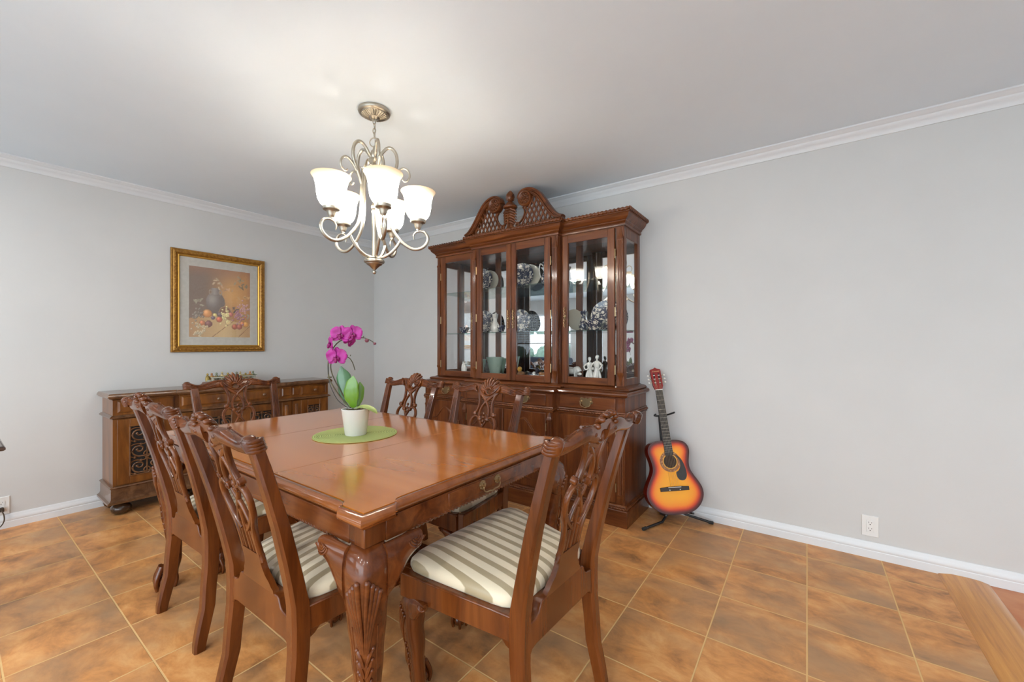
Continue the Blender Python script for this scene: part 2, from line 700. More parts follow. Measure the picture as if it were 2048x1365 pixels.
def cabriole(H, half, off, foot, dx, dy, carve=True, ear=0.0, earh=.1):
    """leg whose knee swells towards (dx, dy); half and off are tables over z/H"""
    mb = MB()
    rt2 = 1 / math.sqrt(2)
    ux, uy = dx * rt2, dy * rt2
    rings = []
    nz = 34
    z0 = foot * 1.1
    for i in range(nz + 1):
        z = z0 + (H - z0) * i / nz
        h = lerp(half, z / H)
        f = lerp(off, z / H)
        rings.append(sq_ring(ux * f, uy * f, z, h, 0, 2.6 + 1.6 * (z / H)))
    mb.loft(rings)
    fo = lerp(off, .02)
    fx, fy = ux * fo, uy * fo
    mb.ball((fx, fy, foot * .82), (foot * .9, foot * .9, foot * .82), 16, 10)
    ang = math.atan2(uy, ux)
    for k, da in enumerate((-70, 0, 70, 180)):
        a = ang + math.radians(da)
        c, s = math.cos(a), math.sin(a)
        pth = [(fx + c * r, fy + s * r, z) for r, z in ((foot * .45, foot * 2.5), (foot * .72, foot * 2.0), (foot * .98, foot * 1.45), (foot * 1.08, foot * .85), (foot * .98, foot * .28), (foot * .93, .002))]
        mb.tube(spline(pth, 4), [foot * (.34 - .16 * i / 20) for i in range(21)], 7)

    def surf(z, th, out=0.0):
        h = lerp(half, z / H)
        f = lerp(off, z / H)
        c, s = math.cos(th), math.sin(th)
        p = 2.6 + 1.6 * (z / H)
        q = (abs(c) ** p + abs(s) ** p) ** (-1 / p)
        return (ux * f + (h * q + out) * c, uy * f + (h * q + out) * s, z)
    if carve:
        r0 = H * .0085
        # acanthus: plumes fanning up to the knee and a tail of curling leaves
        for k in (-4, -3, -2, -1, 1, 2, 3, 4):
            pth = []
            for i in range(9):
                t = i / 8
                z = H * (.60 + .31 * t - .03 * abs(k) * t * .6)
                pth.append(surf(z, ang + math.radians(k * (3 + 9.5 * t ** 1.3)), .0005))
            mb.tube(pth, [r0 * (.5 + .9 * i / 8) for i in range(9)], 7)
            mb.ball(pth[-1], r0 * 1.5, 8, 5)
        for sgn in (-1, 1):
            for j in range(5):
                zc = H * (.59 - j * .045)
                pth = []
                for i in range(7):
                    t = i / 6
                    pth.append(surf(zc - H * .045 * (1 - t) ** 2 + H * .02 * t, ang + sgn * math.radians(4 + 26 * t * (1 - j * .1)), .0008))
                mb.tube(pth, [r0 * (.5 + .5 * math.sin(PI * (.15 + .75 * i / 6))) for i in range(7)], 6)
                mb.ball(pth[-1], r0 * 1.05, 7, 5)
            # edge beads running down the leg
            pth = [surf(H * (.70 - .50 * i / 14), ang + sgn * math.radians(47), -.001) for i in range(15)]
            mb.tube(pth, r0 * .55, 6)
        mb.tube([surf(H * (.36 - .10 * i / 6), ang, .0003) for i in range(7)], [r0 * (.9 - .11 * i) for i in range(7)], 6)
    if ear:
        # brackets flowing out of the knee along the two rails, each ending in a reeded curl
        ofs = lerp(off, .95) * rt2
        hw0 = lerp(half, .93)
        for ax in (0, 1):
            sg = -dx if ax == 0 else -dy           # direction away from the corner
            fn = dy if ax == 0 else dx             # outward face
            face = fn * (ofs + hw0)
            hs_ = [(0, 1.45), (.22, 1.30), (.42, 1.0), (.62, .70), (.80, .58), (.93, .50), (1, .30)]
            rings = []
            for i in range(15):
                u = i / 14
                hh = earh * lin(hs_, u) / 2
                nb = .020 * lin([(0, 1.0), (.55, .95), (.85, 1.15), (1, .75)], u) * (ear / .085) ** .5
                cu = sg * (hw0 * .35 + (ear + hw0 * .65) * u)
                cn = face - fn * nb * .80
                ring = []
                for k in range(14):
                    a = 2 * PI * k / 14
                    c, s = math.cos(a), math.sin(a)
                    q = (abs(c) ** 2.7 + abs(s) ** 2.7) ** (-1 / 2.7)
                    n_, zz = cn + fn * nb * q * c, H - hh + hh * q * s
                    ring.append((cu, n_, zz) if ax == 0 else (n_, cu, zz))
                rings.append(ring)
            mb.loft(rings)
            for j in range(4):
                rr = ear * (.10 + .085 * j)
                cu, cz = hw0 + ear * .76, H - earh * .10
                pth = []
                for (u, v) in arc(cu, cz, rr, 195, 345, 9):
                    uu = max(0, min(1, (u - hw0 * .35) / (ear + hw0 * .65)))
                    hh = earh * lin(hs_, uu) / 2
                    s_ = max(-.96, min(.96, (v - (H - hh)) / hh))
                    nb = .020 * lin([(0, 1.0), (.55, .95), (.85, 1.15), (1, .75)], uu) * (ear / .085) ** .5
                    n_ = face - fn * nb * .80 + fn * nb * (1 - abs(s_) ** 2.7) ** (1 / 2.7)
                    pth.append((sg * u, n_, v) if ax == 0 else (n_, sg * u, v))
                mb.tube(pth, [H * .0062 * (.4 + .6 * math.sin(PI * (.12 + .76 * i / 9))) for i in range(10)], 6)
    return mb


# ------------------------------------------------------------------ dining table
TX0, TX1, TY0, TY1 = -2.605, -.885, .597, 1.678
TH = .762
table = thing('dining_table', 'polished mahogany dining table with carved claw-foot legs, six chairs round it', 'table', ((TX0 + TX1) / 2, (TY0 + TY1) / 2, 0))
tw, tl = (TX1 - TX0) / 2, (TY1 - TY0) / 2


def table_plan(e, k=.105, step=.022, r=.028):
    """top outline: square corners standing proud of the sides, joined by small cyma breaks; e = outward offset"""
    a, b = tw + e, tl + e
    s = step
    q = []
    for sx, sy in ((1, -1), (1, 1), (-1, 1), (-1, -1)):
        cx, cy = sx * a, sy * b
        along_in = [(-k - .030, -s), (-k - .016, -s + .002), (-k - .004, -s + .008), (-k, -s + .016), (-k, 0)]
        if sx * sy < 0:
            pa = [(cx + sx * u, cy - sy * v * -1) for u, v in along_in]         # arriving along x
            pb = [(cx + sx * v, cy + sy * u) for u, v in along_in][::-1]
        else:
            pa = [(cx + sx * v, cy + sy * u) for u, v in along_in]
            pb = [(cx + sx * u, cy + sy * v) for u, v in along_in][::-1]
        q += pa + [(cx, cy)] + pb
    return q


# flat field with a sunk line, then the rounded moulding
tpl = [table_plan(-.030), table_plan(-.0292), table_plan(-.0258), table_plan(-.0250), table_plan(-.015), table_plan(-.006), table_plan(-.001), table_plan(0), table_plan(-.003), table_plan(-.012), table_plan(-.016), table_plan(-.02)]
tzs = [TH, TH - .006, TH - .006, TH - .001, TH + .0005, TH - .003, TH - .010, TH - .017, TH - .024, TH - .027, TH - .033, TH - .038]
rings = [[(x, y, z) for x, y in p] for p, z in zip(tpl, tzs)]
field = MB()
field.loft(rings[:2] + [[(x, y, TH - .03) for x, y in table_plan(-.0292)]])
field.build('table_top', M_TOP, table, smooth=30)
M_EDGE = wood('table_edge_mahogany', (.15, .040, .007, 1), (.215, .060, .011, 1), (.27, .082, .017, 1), 'x', .2, .6, 9)
MB().loft(rings[2:] + [[(x, y, TH - .038) for x, y in table_plan(-.05)], [(x, y, TH - .03) for x, y in table_plan(-.05)]], False, True).build('edge_moulding', M_EDGE, table, smooth=50)
MB().loft([[(x, y, z) for x, y in table_plan(e)] for e, z in ((-.0292, TH - .0055), (-.0258, TH - .0055), (-.0258, TH - .0085), (-.0292, TH - .0085))], False, True).build('sunk_line', M_DARK, table, smooth=0)
for xx in (-.30, .30):
    MB().box(xx - .0008, xx + .0008, -tl + .050, tl - .050, TH - .003, TH + .0003).build('leaf_seam', mat('seam_dark', (.12, .04, .012, 1), .3), table)
ai = .045                                   # apron set back from the moulding
AZ0, AZ1 = .664, TH - .036
ap = MB()
for sgn in (-1, 1):
    ap.box(-tw + ai + .0555, tw - ai - .0555, sgn * (tl - ai) - .012, sgn * (tl - ai) + .0115, AZ0, AZ1)
    ap.box(sgn * (tw - ai) - .012, sgn * (tw - ai) + .0115, -tl + ai + .0555, tl - ai - .0555, AZ0, AZ1)
ap.build('apron', M_TAB, table, bevel=.0012)
for sgn in (-1, 1):
    MB().rope((-tw + ai + .16, sgn * (tl - ai + .006), AZ0 + .001), (tw - ai - .16, sgn * (tl - ai + .006), AZ0 + .001), .0078, .016, 2).build('rope_moulding', M_TAB, table, smooth=60)
    MB().rope((sgn * (tw - ai + .006), -tl + ai + .16, AZ0 + .001), (sgn * (tw - ai + .006), tl - ai - .16, AZ0 + .001), .0078, .016, 2).build('rope_moulding', M_TAB, table, smooth=60)
th_half = [(.03, .036), (.12, .029), (.22, .026), (.38, .029), (.55, .036), (.70, .043), (.82, .049), (.92, .050), (.97, .046), (1, .036)]
th_off = [(.02, .030), (.10, .010), (.22, -.010), (.40, -.006), (.6, .004), (.8, .017), (.9, .021), (.96, .016), (1, .004)]
for sx in (-1, 1):
    for sy in (-1, 1):
        lg = cabriole(AZ0 + .002, th_half, th_off, .043, sx, sy, True, .085, .10)
        lo = lg.build('leg', M_TAB, table, smooth=55, loc=(sx * (tw - ai - .022), sy * (tl - ai - .022), 0))
        MB().box(-.034, .034, -.034, .034, AZ0 + .002, AZ1).build('leg_block', M_CH, lo, bevel=.003)
# frieze drawer at the right-hand end
dr = MB().box(tw - ai + .008, tw - ai + .0145, -.205, .205, AZ0 + .016, AZ1 - .004).build('drawer', M_TAB, table, bevel=.002)
hb = MB()
xo = tw - ai + .0145
for s_ in (-1, 1):
    M = Matrix.Translation((xo, s_ * .042, .705)) @ Matrix.Rotation(PI / 2, 4, 'Y')
    hb.lathe([(.016, 0), (.016, .002), (.010, .003), (.006, .006), (.006, .012), (.002, .013)], 14, M)
    for k in range(8):
        a = 2 * PI * k / 8
        hb.ball((xo + .002, s_ * .042 + .0135 * math.cos(a), .705 + .0135 * math.sin(a)), .0038, 6, 4)
hb.tube(spline([(xo + .009, -.042, .704), (xo + .011, -.046, .692), (xo + .013, -.036, .681), (xo + .013, -.014, .680), (xo + .013, 0, .677), (xo + .013, .014, .680), (xo + .013, .036, .681), (xo + .011, .046, .692), (xo + .009, .042, .704)], 4), .0024, 6)
hb.build('handle', M_BRASS, dr, smooth=50)

# ------------------------------------------------------------------ dining chair


def ylean(z):
    return lerp([(0, -.045), (.20, -.012), (.38, 0), (.46, -.004)], z) if z < .46 else lin([(.46, -.004), (.55, -.022), (.70, -.058), (.80, -.086), (.90, -.116), (1.0, -.150)], z)


def on_back(x, z, d=0.0):
    return (x, ylean(z) + d + .018 * (1 - (x / .25) ** 2) * -.5, z)


def crest_top(x):
    return lin([(0, .968), (.03, .967), (.065, .968), (.09, .970), (.12, .966), (.16, .953), (.19, .946), (.215, .948), (.232, .957), (.246, .963), (.258, .958), (.268, .942)], abs(x))


def crest_bot(x):
    return lin([(0, .905), (.03, .908), (.06, .916), (.09, .922), (.13, .919), (.18, .912), (.225, .910), (.245, .918), (.258, .928), (.268, .938)], abs(x))


def make_chair():
    t = thing('dining_chair', 'x', 'chair', group='carved mahogany dining chairs round the table')
    # rear legs run up into the stiles
    for sx in (-1, 1):
        zs = [0, .03, .08, .16, .24, .32, .40, .46, .52, .60, .70, .80, .88, .925]
        rings = []
        for z in zs:
            cx = sx * lin([(0, .212), (.20, .205), (.40, .200), (.46, .201), (.92, .226)], z)
            hw = lin([(0, .016), (.05, .019), (.3, .021), (.42, .023), (.6, .0225), (.92, .0185)], z)
            hd = lin([(0, .018), (.05, .021), (.3, .0235), (.42, .026), (.55, .021), (.92, .0155)], z)
            y = ylean(z)
            c = hw * .38
            d = hd * .38
            rings.append([(cx + hw - c, y - hd, z), (cx + hw, y - hd + d, z), (cx + hw, y + hd - .002, z), (cx + hw - .002, y + hd, z), (cx - hw + .002, y + hd, z), (cx - hw, y + hd - .002, z), (cx - hw, y - hd + d, z), (cx - hw + c, y - hd, z)])
        lg = MB().loft(rings)
        for k in (-1, 0, 1):                  # reeds up the front of the stile
            pth = [(sx * lin([(.50, .2025), (.92, .226)], z) + k * .010, ylean(z) + lin([(.5, .0215), (.92, .0155)], z) - .0005, z) for z in (.52, .6, .7, .8, .88)]
            lg.tube(pth, .0036, 6)
        lg.build('leg', M_CH, t, smooth=35)
    # front legs
    ch_half = [(.03, .028), (.12, .021), (.25, .0195), (.45, .022), (.65, .029), (.82, .034), (.95, .034), (1, .030)]
    ch_off = [(.02, .030), (.10, .014), (.25, -.004), (.5, .004), (.75, .016), (.9, .014), (1, .006)]
    for sx in (-1, 1):
        cabriole(.405, ch_half, ch_off, .030, sx, 1, True, .045, .055).build('leg', M_CH, t, smooth=55, loc=(sx * .250, .375, 0))
    # seat rails: slope down towards the back
    rl = MB()
    for sx in (-1, 1):
        a, b = (sx * .205, .015), (sx * .285, .405)
        n = Vector((b[1] - a[1], -(b[0] - a[0]), 0)).normalized() * (.013 * sx)
        vs = []
        for (x, y, zb, zt) in ((a[0], a[1], .375, .448), (b[0], b[1], .398, .476)):
            for s_ in (1, -1):
                vs += [(x + n.x * s_, y + n.y * s_, zb), (x + n.x * s_, y + n.y * s_, zt)]
        rl.add(vs, [(0, 1, 5, 4), (2, 6, 7, 3), (1, 3, 7, 5), (0, 4, 6, 2), (0, 2, 3, 1), (4, 5, 7, 6)])
        e = [(a[0] + n.x, a[1] + n.y, .444), (b[0] + n.x, b[1] + n.y, .472)]
        rl.tube(e, .0042, 6)
        # bracket under the rail at the rear leg
        rl.prism([(.024, .380), (.085, .384), (.060, .374), (.040, .356), (.024, .350)], 'x', sx * .205 - .010, sx * .205 + .010)
    rl.box(-.27, .27, .392, .418, .398, .476)
    rl.tube([(-.28, .419, .472), (.28, .419, .472)], .0042, 6)
    rl.build('seat_rail', M_CH, t, smooth=35, bevel=.002)
    # back rail with the shoe that carries the splat
    half = [(.188, .330), (.184, .420), (.160, .422), (.147, .424), (.136, .431), (.130, .442), (.126, .452), (.118, .457), (.104, .458)]
    poly = [(-x, z) for x, z in half] + [(x, z) for x, z in half[::-1]] + [(.176, .336), (.168, .346), (.150, .350), (-.150, .350), (-.168, .346), (-.176, .336)]
    MB().prism(poly, 'y', -.020, .016).build('back_rail', M_CH, t, smooth=30, bevel=.003)
    # seat pad
    cu = MB()
    nx, ny = 18, 16
    ring = []

    def pad_edge(u):
        """rounded trapezoid, u in 0..1"""
        a = 2 * PI * u
        c, s = math.cos(a), math.sin(a)
        p = 8.5
        q = (abs(c) ** p + abs(s) ** p) ** (-1 / p)
        X, Y = q * c, q * s
        yy = .214 + .200 * Y
        hwid = .205 + (.284 - .205) * (yy - .016) / .392
        return X * hwid, yy
    edge = [pad_edge(i / 56) for i in range(56)]
    rr = []
    for s_, zz in ((.985, 0), (1.0, .006), (1.0, .020), (.985, .031), (.955, .038), (.90, .044), (.80, .050), (.66, .0545), (.5, .057), (.33, .0585), (.16, .059), (.04, .059)):
        rr.append([(x * s_, .212 + (y - .212) * s_, .446 + .028 * ((.212 + (y - .212) * s_) / .41) + zz) for x, y in edge])
    cu.loft(rr)
    cu.build('seat_cushion', M_FAB, t, smooth=60)
    # crest rail: two arms with reeded ears
    cr = MB()
    for sx in (-1, 1):
        rings = []
        xs = [.026 + (.268 - .026) * i / 26 for i in range(27)]
        for x in xs:
            zt, zb = crest_top(x), crest_bot(x)
            zm, hz = (zt + zb) / 2, (zt - zb) / 2
            th = lin([(.026, .013), (.07, .017), (.1, .0185), (.2, .0165), (.25, .014), (.268, .010)], x)
            yb = ylean(zm) - .009 * (1 - (x / .25) ** 2) - .006
            ring = []
            for k in range(14):
                a = 2 * PI * k / 14
                c, s = math.cos(a), math.sin(a)
                p = 3.0
                q = (abs(c) ** p + abs(s) ** p) ** (-1 / p)
                lean = (hz * q * s) * -.31
                ring.append((sx * x, yb + th * q * c + lean, zm + hz * q * s))
            rings.append(ring)
        cr.loft(rings)
        # reeds along the front that wrap round the ear to the back
        for j in range(4):
            pth = []
            rad = []
            for i in range(16):
                x = .105 + (.250 - .105) * i / 15
                zt, zb = crest_top(x), crest_bot(x)
                f = .84 - .21 * j if x > .15 else .84 - .21 * j
                z = zb + (zt - zb) * f
                yb = ylean(z) - .009 * (1 - (x / .25) ** 2) - .006
                th = lin([(.1, .0180), (.2, .0160), (.25, .0135)], x)
                pth.append((sx * x, yb + th, z))
                rad.append(.0028 + .0018 * i / 15)
            x0, y0, z0 = pth[-1]
            # wrap: forward ear, over the tip, back scroll
            out = [(.262, .002, .001), (.271, -.006, .000), (.273, -.018, -.002), (.268, -.029, -.003), (.258, -.036, -.002), (.247, -.036, .000), (.240, -.030, .002)]
            for (xx, dy_, dz) in out:
                pth.append((sx * xx, y0 + dy_, z0 + dz - .004 * 0))
                rad.append(.0062)
            cr.tube(pth, rad, 7)
        # volute boss closing the ear
        M = Matrix.Translation((sx * .254, ylean(.94) - .020, .9465)) @ Matrix.Rotation(math.radians(17), 4, 'X')
        cr.lathe([(.004, .021), (.010, .0205), (.013, .018), (.0175, .014), (.0185, 0), (.0175, -.014), (.012, -.017)], 16, M)
        # raised leaf beside the shell
        cr.tube([(sx * .082, ylean(.95) + .006, .957), (sx * .088, ylean(.945) + .009, .945), (sx * .080, ylean(.93) + .009, .932), (sx * .070, ylean(.925) + .007, .924)], [.004, .008, .008, .004], 7)
        # cyma line framing the shell
        ln = [(.105, .967), (.086, .962), (.070, .950), (.055, .934), (.036, .918), (.016, .908), (0, .905)]
        cr.tube(spline([(sx * x, ylean(z) - .012 + .0155, z) for x, z in ln], 4), .0042, 6)
    crest = cr.build('crest_rail', M_CH, t, smooth=50)
    sh = MB()
    for k in range(9):
        a = math.radians(16 + 148 * k / 8)
        c, s = math.cos(a), math.sin(a)
        L = .050 + .010 * s
        pth, rad = [], []
        for i in range(9):
            u = i / 8
            r = .014 + L * u
            pth.append((c * r, ylean(.93 + s * r) - .011 + .010 * math.sin(PI * u * .9) - .010 * u ** 3, .925 + s * r * .98))
            rad.append(.0035 + .0068 * u if u < .95 else .0080)
        sh.tube(pth, rad, 8)
        e = pth[-1]
        sh.ball((e[0], e[1] - .003, e[2]), (.0092, .0125, .0088), 8, 6)
    sh.tube([(.022 * math.cos(a), ylean(.93) - .012, .926 + .020 * math.sin(a)) for a in [2 * PI * i / 18 for i in range(18)]], .006, 7, closed=True)
    # back plate of the shell, with the opening left clear
    ang = [(.022, .905), (.060, .925)]
    sh.loft([[(x * s_, ylean(z) - .016 + d, z) for x, z in ((.060, .930), (.056, .950), (.044, .966), (.022, .976), (0, .979), (-.022, .976), (-.044, .966), (-.056, .950), (-.060, .930), (-.030, .937), (-.020, .944), (0, .948), (.020, .944), (.030, .937))] for s_, d in ((1, -.007), (1, .006))])
    sh.build('shell_carving', M_CH, crest, smooth=60)
    # pierced and carved splat
    sp = MB()
    up = (0, .97, .26)

    def bar(pts, w, d=.016, k=5, sym=True, off=0.0):
        for sx in ((1, -1) if sym else (1,)):
            q = spline([on_back(sx * x, z, off) for x, z in pts], k)
            ww = w
            if isinstance(w, (list, tuple)):
                m = len(q)
                ww = [lin([(i / (len(w) - 1), w[i]) for i in range(len(w))], j / (m - 1)) for j in range(m)]
            sp.ribbon(q, ww, d, up)

    def volute(x, z, r, off=.002):
        for sx in (1, -1):
            cx, cy, cz = on_back(sx * x, z, off)
            M = Matrix.Translation((cx, cy, cz)) @ Matrix.Rotation(PI / 2 + .28, 4, 'X')
            sp.lathe([(r * .2, .012), (r * .45, .011), (r * .5, .008), (r * .7, .008), (r * .78, .0105), (r, .008), (r, -.008), (r * .7, -.011)], 14, M)
    bar([(.070, .926), (.056, .905), (.047, .870), (.048, .835), (.060, .806)], [.020, .017, .014, .013, .012])
    volute(.066, .803, .0125)
    bar([(-.056, .922), (-.030, .900), (.004, .868), (.026, .836), (.033, .805), (.030, .782)], [.022, .018, .015, .014, .013, .012], .014, 5, True, .002)
    volute(.026, .776, .0125)
    bar([(.034, .782), (.058, .790), (.080, .772), (.088, .744), (.080, .712), (.060, .680), (.036, .655), (.018, .640)], [.012, .014, .016, .016, .015, .014, .013, .012])
    bar([(.022, .768), (.004, .740), (-.016, .710), (-.034, .672), (-.040, .640)], [.012, .013, .013, .012, .011], .012, 5, True, .003)
    bar([(.088, .742), (.080, .700), (.062, .660), (.052, .620), (.051, .575), (.055, .545)], [.014, .013, .013, .014, .016, .02])
    bar([(0, .705), (0, .660), (0, .610), (0, .560)], .011, .012, 4, False)
    bar([(.020, .660), (.024, .620), (.025, .560)], .010, .012)
    bar([(.040, .645), (.040, .600), (.042, .556)], .009, .012)
    for z in (.805, .785, .763, .742):
        sp.ball(on_back(0, z, .004), (.0085, .007, .0105), 8, 6)
    # solid foot of the splat
    half = [(.060, .570), (.056, .553), (.058, .530), (.066, .507), (.082, .488), (.088, .474), (.096, .468), (.098, .455)]
    pl = [(x, z) for x, z in half] + [(-x, z) for x, z in half[::-1]]
    sp.loft([[on_back(x, z, d) for x, z in pl] for d in (-.0085, .0085)])
    # webs joining the upper crossing to the crest
    wl = [(.072, .930), (.058, .908), (.030, .898), (0, .888), (-.030, .898), (-.058, .908), (-.072, .930), (-.03, .912), (0, .903), (.03, .912)]
    sp.loft([[on_back(x, z, d) for x, z in wl] for d in (-.008, .008)])
    sp.build('splat', M_CH, t, smooth=45)
    return t


GRP = 'carved mahogany dining chairs round the table'
chairs = [
    ((-.630, 1.126, 0), math.radians(87.5), 'mahogany dining chair at the right-hand end of the table, nearest the guitar'),
    ((-1.372, .588, 0), math.radians(.9), 'dining chair on the near long side of the table, beside the nearest carved table leg'),
    ((-2.131, .622, 0), math.radians(1.3), 'dining chair on the near long side, with its back in front of the sideboard end'),
    ((-2.890, 1.116, 0), math.radians(-90.5), 'dining chair at the left end of the table, before the sideboard middle'),
    ((-2.116, 1.684, 0), math.radians(180), 'dining chair on the far side next to the room corner, left of the china cabinet'),
    ((-1.471, 1.682, 0), math.radians(180), 'dining chair on the far side, its back in front of the cabinet middle doors'),
]
ch0 = make_chair()
for i, (p, a, l) in enumerate(chairs):
    if i == 0:
        ch0.location, ch0.rotation_euler, ch0['label'] = p, (0, 0, a), l
    else:
        dup(ch0, p, a, l)

# ------------------------------------------------------------------ china cabinet (local x along the wall, y = 0 at the wall, front is -y)
XC = -1.908
cab = thing('china_cabinet', 'tall mahogany breakfront china cabinet with glass doors and carved broken pediment', 'cabinet', (XC, 3.026, 0))


def bplan(hw, ch, yr, yc, e=0.0):
    hw, ch, yr, yc = hw + e, ch + e, yr - e, yc - e
    return [(-hw, 0), (-hw, yr), (-ch, yr), (-ch, yc), (ch, yc), (ch, yr), (hw, yr), (hw, 0)]


LW, LC, LYR, LYC = .945, .432, -.425, -.480
HW, HC, HYR, HYC = .900, .415, -.318, -.373
# plinth and base mouldings
base_ = MB()
base_.prism(bplan(LW + .022, LC + .022, LYR - .022, LYC - .022), 'z', 0, .105)
base_.mold(bplan(LW, LC, LYR, LYC), [(0, .10), (.024, .10), (.024, .108), (.020, .112), (0, .112)])
base_.mold(bplan(LW, LC, LYR, LYC), [(0, .126), (.010, .126), (.010, .131), (.003, .138), (0, .140)])
pl_o = base_.build('plinth', M_WH, cab, smooth=30, bevel=.003)


def rope_run(plan, off, z, r, parent, name='rope_moulding', pitch=.021):
    mb = MB()
    q = []
    n = len(plan)
    for i in range(n):
        p = Vector(plan[i])
        ns = []
        for a, b in ((i - 1, i), (i, i + 1)):
            if 0 <= a and b < n:
                d = (Vector(plan[b]) - Vector(plan[a])).normalized()
                ns.append(Vector((d.y, -d.x)))
        o_ = ns[0] if len(ns) == 1 else (ns[0] + ns[1]) / (1 + ns[0].dot(ns[1]))
        q.append(p + o_ * off)
    for a, b in zip(q, q[1:]):
        mb.rope((a.x, a.y, z), (b.x, b.y, z), r, pitch)
    return mb.build(name, M_WH, parent, smooth=60)


rope_run(bplan(LW, LC, LYR, LYC), .012, .119, .010, cab)
# lower case
MB().prism(bplan(LW, LC, LYR, LYC), 'z', .105, .845).build('lower_case', M_WV, cab, smooth=20)
mm = MB()
mm.mold(bplan(LW, LC, LYR, LYC), [(0, .708), (.006, .708), (.010, .714), (.010, .718), (0, .718)])
mm.mold(bplan(LW, LC, LYR, LYC), [(0, .740), (.010, .740), (.008, .746), (0, .748)])
mm.build('middle_moulding', M_WH, cab, smooth=30)
rope_run(bplan(LW, LC, LYR, LYC), .008, .729, .0095, cab)
wm = MB()
wm.mold(bplan(LW, LC, LYR, LYC), [(-.03, .845), (.004, .843), (.012, .846), (.022, .853), (.0265, .862), (.024, .871), (.016, .877), (-.02, .879), (-.03, .880)])
wm.prism(bplan(LW, LC, LYR, LYC, -.02), 'z', .845, .8795)
wm.mold(bplan(HW, HC, HYR, HYC), [(-.02, .879), (.046, .879), (.050, .884), (.050, .890), (.043, .897), (.030, .901), (.014, .903), (.002, .909), (-.02, .909)])
wm.prism(bplan(HW, HC, HYR, HYC, -.01), 'z', .878, .9085)
wm.build('waist_moulding', M_WH, cab, smooth=30)
# drawers of the lower case


def bail_handle(parent, x, y, z, s=1.0):
    mb = MB()
    half = [(0, .030), (.008, .022), (.020, .026), (.030, .030), (.040, .024), (.037, .012), (.046, .004), (.040, -.006), (.028, -.010), (.020, -.020), (.008, -.024), (0, -.032)]
    pl = [(x + u * s, z + v * s) for u, v in half] + [(x - u * s, z + v * s) for u, v in half[::-1][1:-1]]
    mb.prism(pl, 'y', y - .002, y)
    for sg in (-1, 1):
        M = Matrix.Translation((x + sg * .029 * s, y - .002, z + .006 * s)) @ Matrix.Rotation(PI / 2, 4, 'X')
        mb.lathe([(.007, 0), (.007, .004), (.004, .006), (.005, .012), (.003, .014)], 10, M)
        mb.tube(spline([(x + sg * .029 * s, y - .012, z + .006 * s), (x + sg * .033 * s, y - .015, z - .010 * s), (x + sg * .024 * s, y - .017, z - .022 * s), (x + sg * .016 * s, y - .017, z - .024 * s), (x, y - .017, z - .030 * s)], 4), .0023 * s, 6)
    return mb.build('handle', M_BRASS, parent, smooth=40)


def drawer(x0, x1, y, z0=.752, z1=.836):
    mb = MB()
    mb.box(x0, x1, y - .010, y, z0, z1)
    d = mb.build('drawer', M_WH, cab, bevel=.004, seg=2)
    bail_handle(d, (x0 + x1) / 2, y - .010, (z0 + z1) / 2 + .002, 1.15)
    return d


drawer(LC + .030, LW - .062, LYR)
drawer(-LW + .062, -LC - .030, LYR)
drawer(.012, LC - .052, LYC)
drawer(-LC + .052, -.012, LYC)


def arch_door(x0, x1, y, hinge_right, z0=.150, z1=.700):
    """frame-and-panel door with a raised cyma-arched panel"""
    mb = MB()
    mb.box(x0, x1, y - .011, y, z0, z1)
    d = mb.build('door', M_WV, cab, bevel=.003)
    w_ = .052
    a, b = x0 + w_, x1 - w_
    zs, zt = z1 - .155, z1 - .052
    m_ = (a + b) / 2
    h = (b - a) / 2
    top = []
    for i in range(25):
        u = -1 + 2 * i / 24
        k = .5 + .5 * math.cos(PI * min(1, abs(u) / .88))
        top.append((m_ + h * u, zs + (zt - zs) * k))
    out = [(a, z0 + .058)] + top + [(b, z0 + .058)]
    pm = MB()
    inn = [(m_ + (x - m_) * .90, z0 + .058 + (z - z0 - .058) * .955 + .010) for x, z in out]
    pm.loft([[(x, y - .0112, z) for x, z in out], [(x, y - .0118, z) for x, z in out], [(x, y - .0165, z) for x, z in inn]][1:])
    pm.build('raised_panel', M_WV, d, smooth=25)
    fm = MB()
    fm.ribbon([(x, y - .012, z) for x, z in out] + [(out[0][0], y - .012, out[0][1])], .013, .012, (0, 1, 0))
    fm.build('panel_moulding', M_WH, d, smooth=40)
    hx = x1 + .003 if hinge_right else x0 - .003
    for z in (z0 + .10, z1 - .10):
        MB().tube([(hx, y - .010, z - .028), (hx, y - .010, z + .028)], .0042, 8).build('hinge', M_BRASS, d)
    ex = x0 + .024 if hinge_right else x1 - .024
    escutcheon(d, ex, y - .011, .47, .75)
    return d


def escutcheon(parent, x, y, z, s=1.0):
    mb = MB()
    # pierced filigree: stacked loops
    for zc, rx, rz in ((.050, .006, .008), (.035, .009, .010), (.018, .0075, .009), (-.018, .0075, .009), (-.035, .009, .010), (-.052, .006, .009)):
        mb.tube([(x + s * rx * math.cos(2 * PI * i / 12), y - .002, z + s * (zc + rz * math.sin(2 * PI * i / 12))) for i in range(12)], .0017 * s, 5, closed=True)
    mb.prism([(x + s * .008 * math.cos(2 * PI * i / 12), z + s * .011 * math.sin(2 * PI * i / 12)) for i in range(12)], 'y', y - .0025, y)
    M = Matrix.Translation((x, y, z)) @ Matrix.Rotation(PI / 2, 4, 'X')
    mb.lathe([(.003, 0), (.003, .008), (.007, .011), (.0075, .015), (.004, .018)], 10, M)
    return mb.build('escutcheon_knob', M_BRASS, parent, smooth=50)


arch_door(LC + .030, LW - .062, LYR, True)
arch_door(-LW + .062, -LC - .030, LYR, False)
arch_door(.004, LC - .052, LYC, True)
arch_door(-LC + .052, -.004, LYC, False)


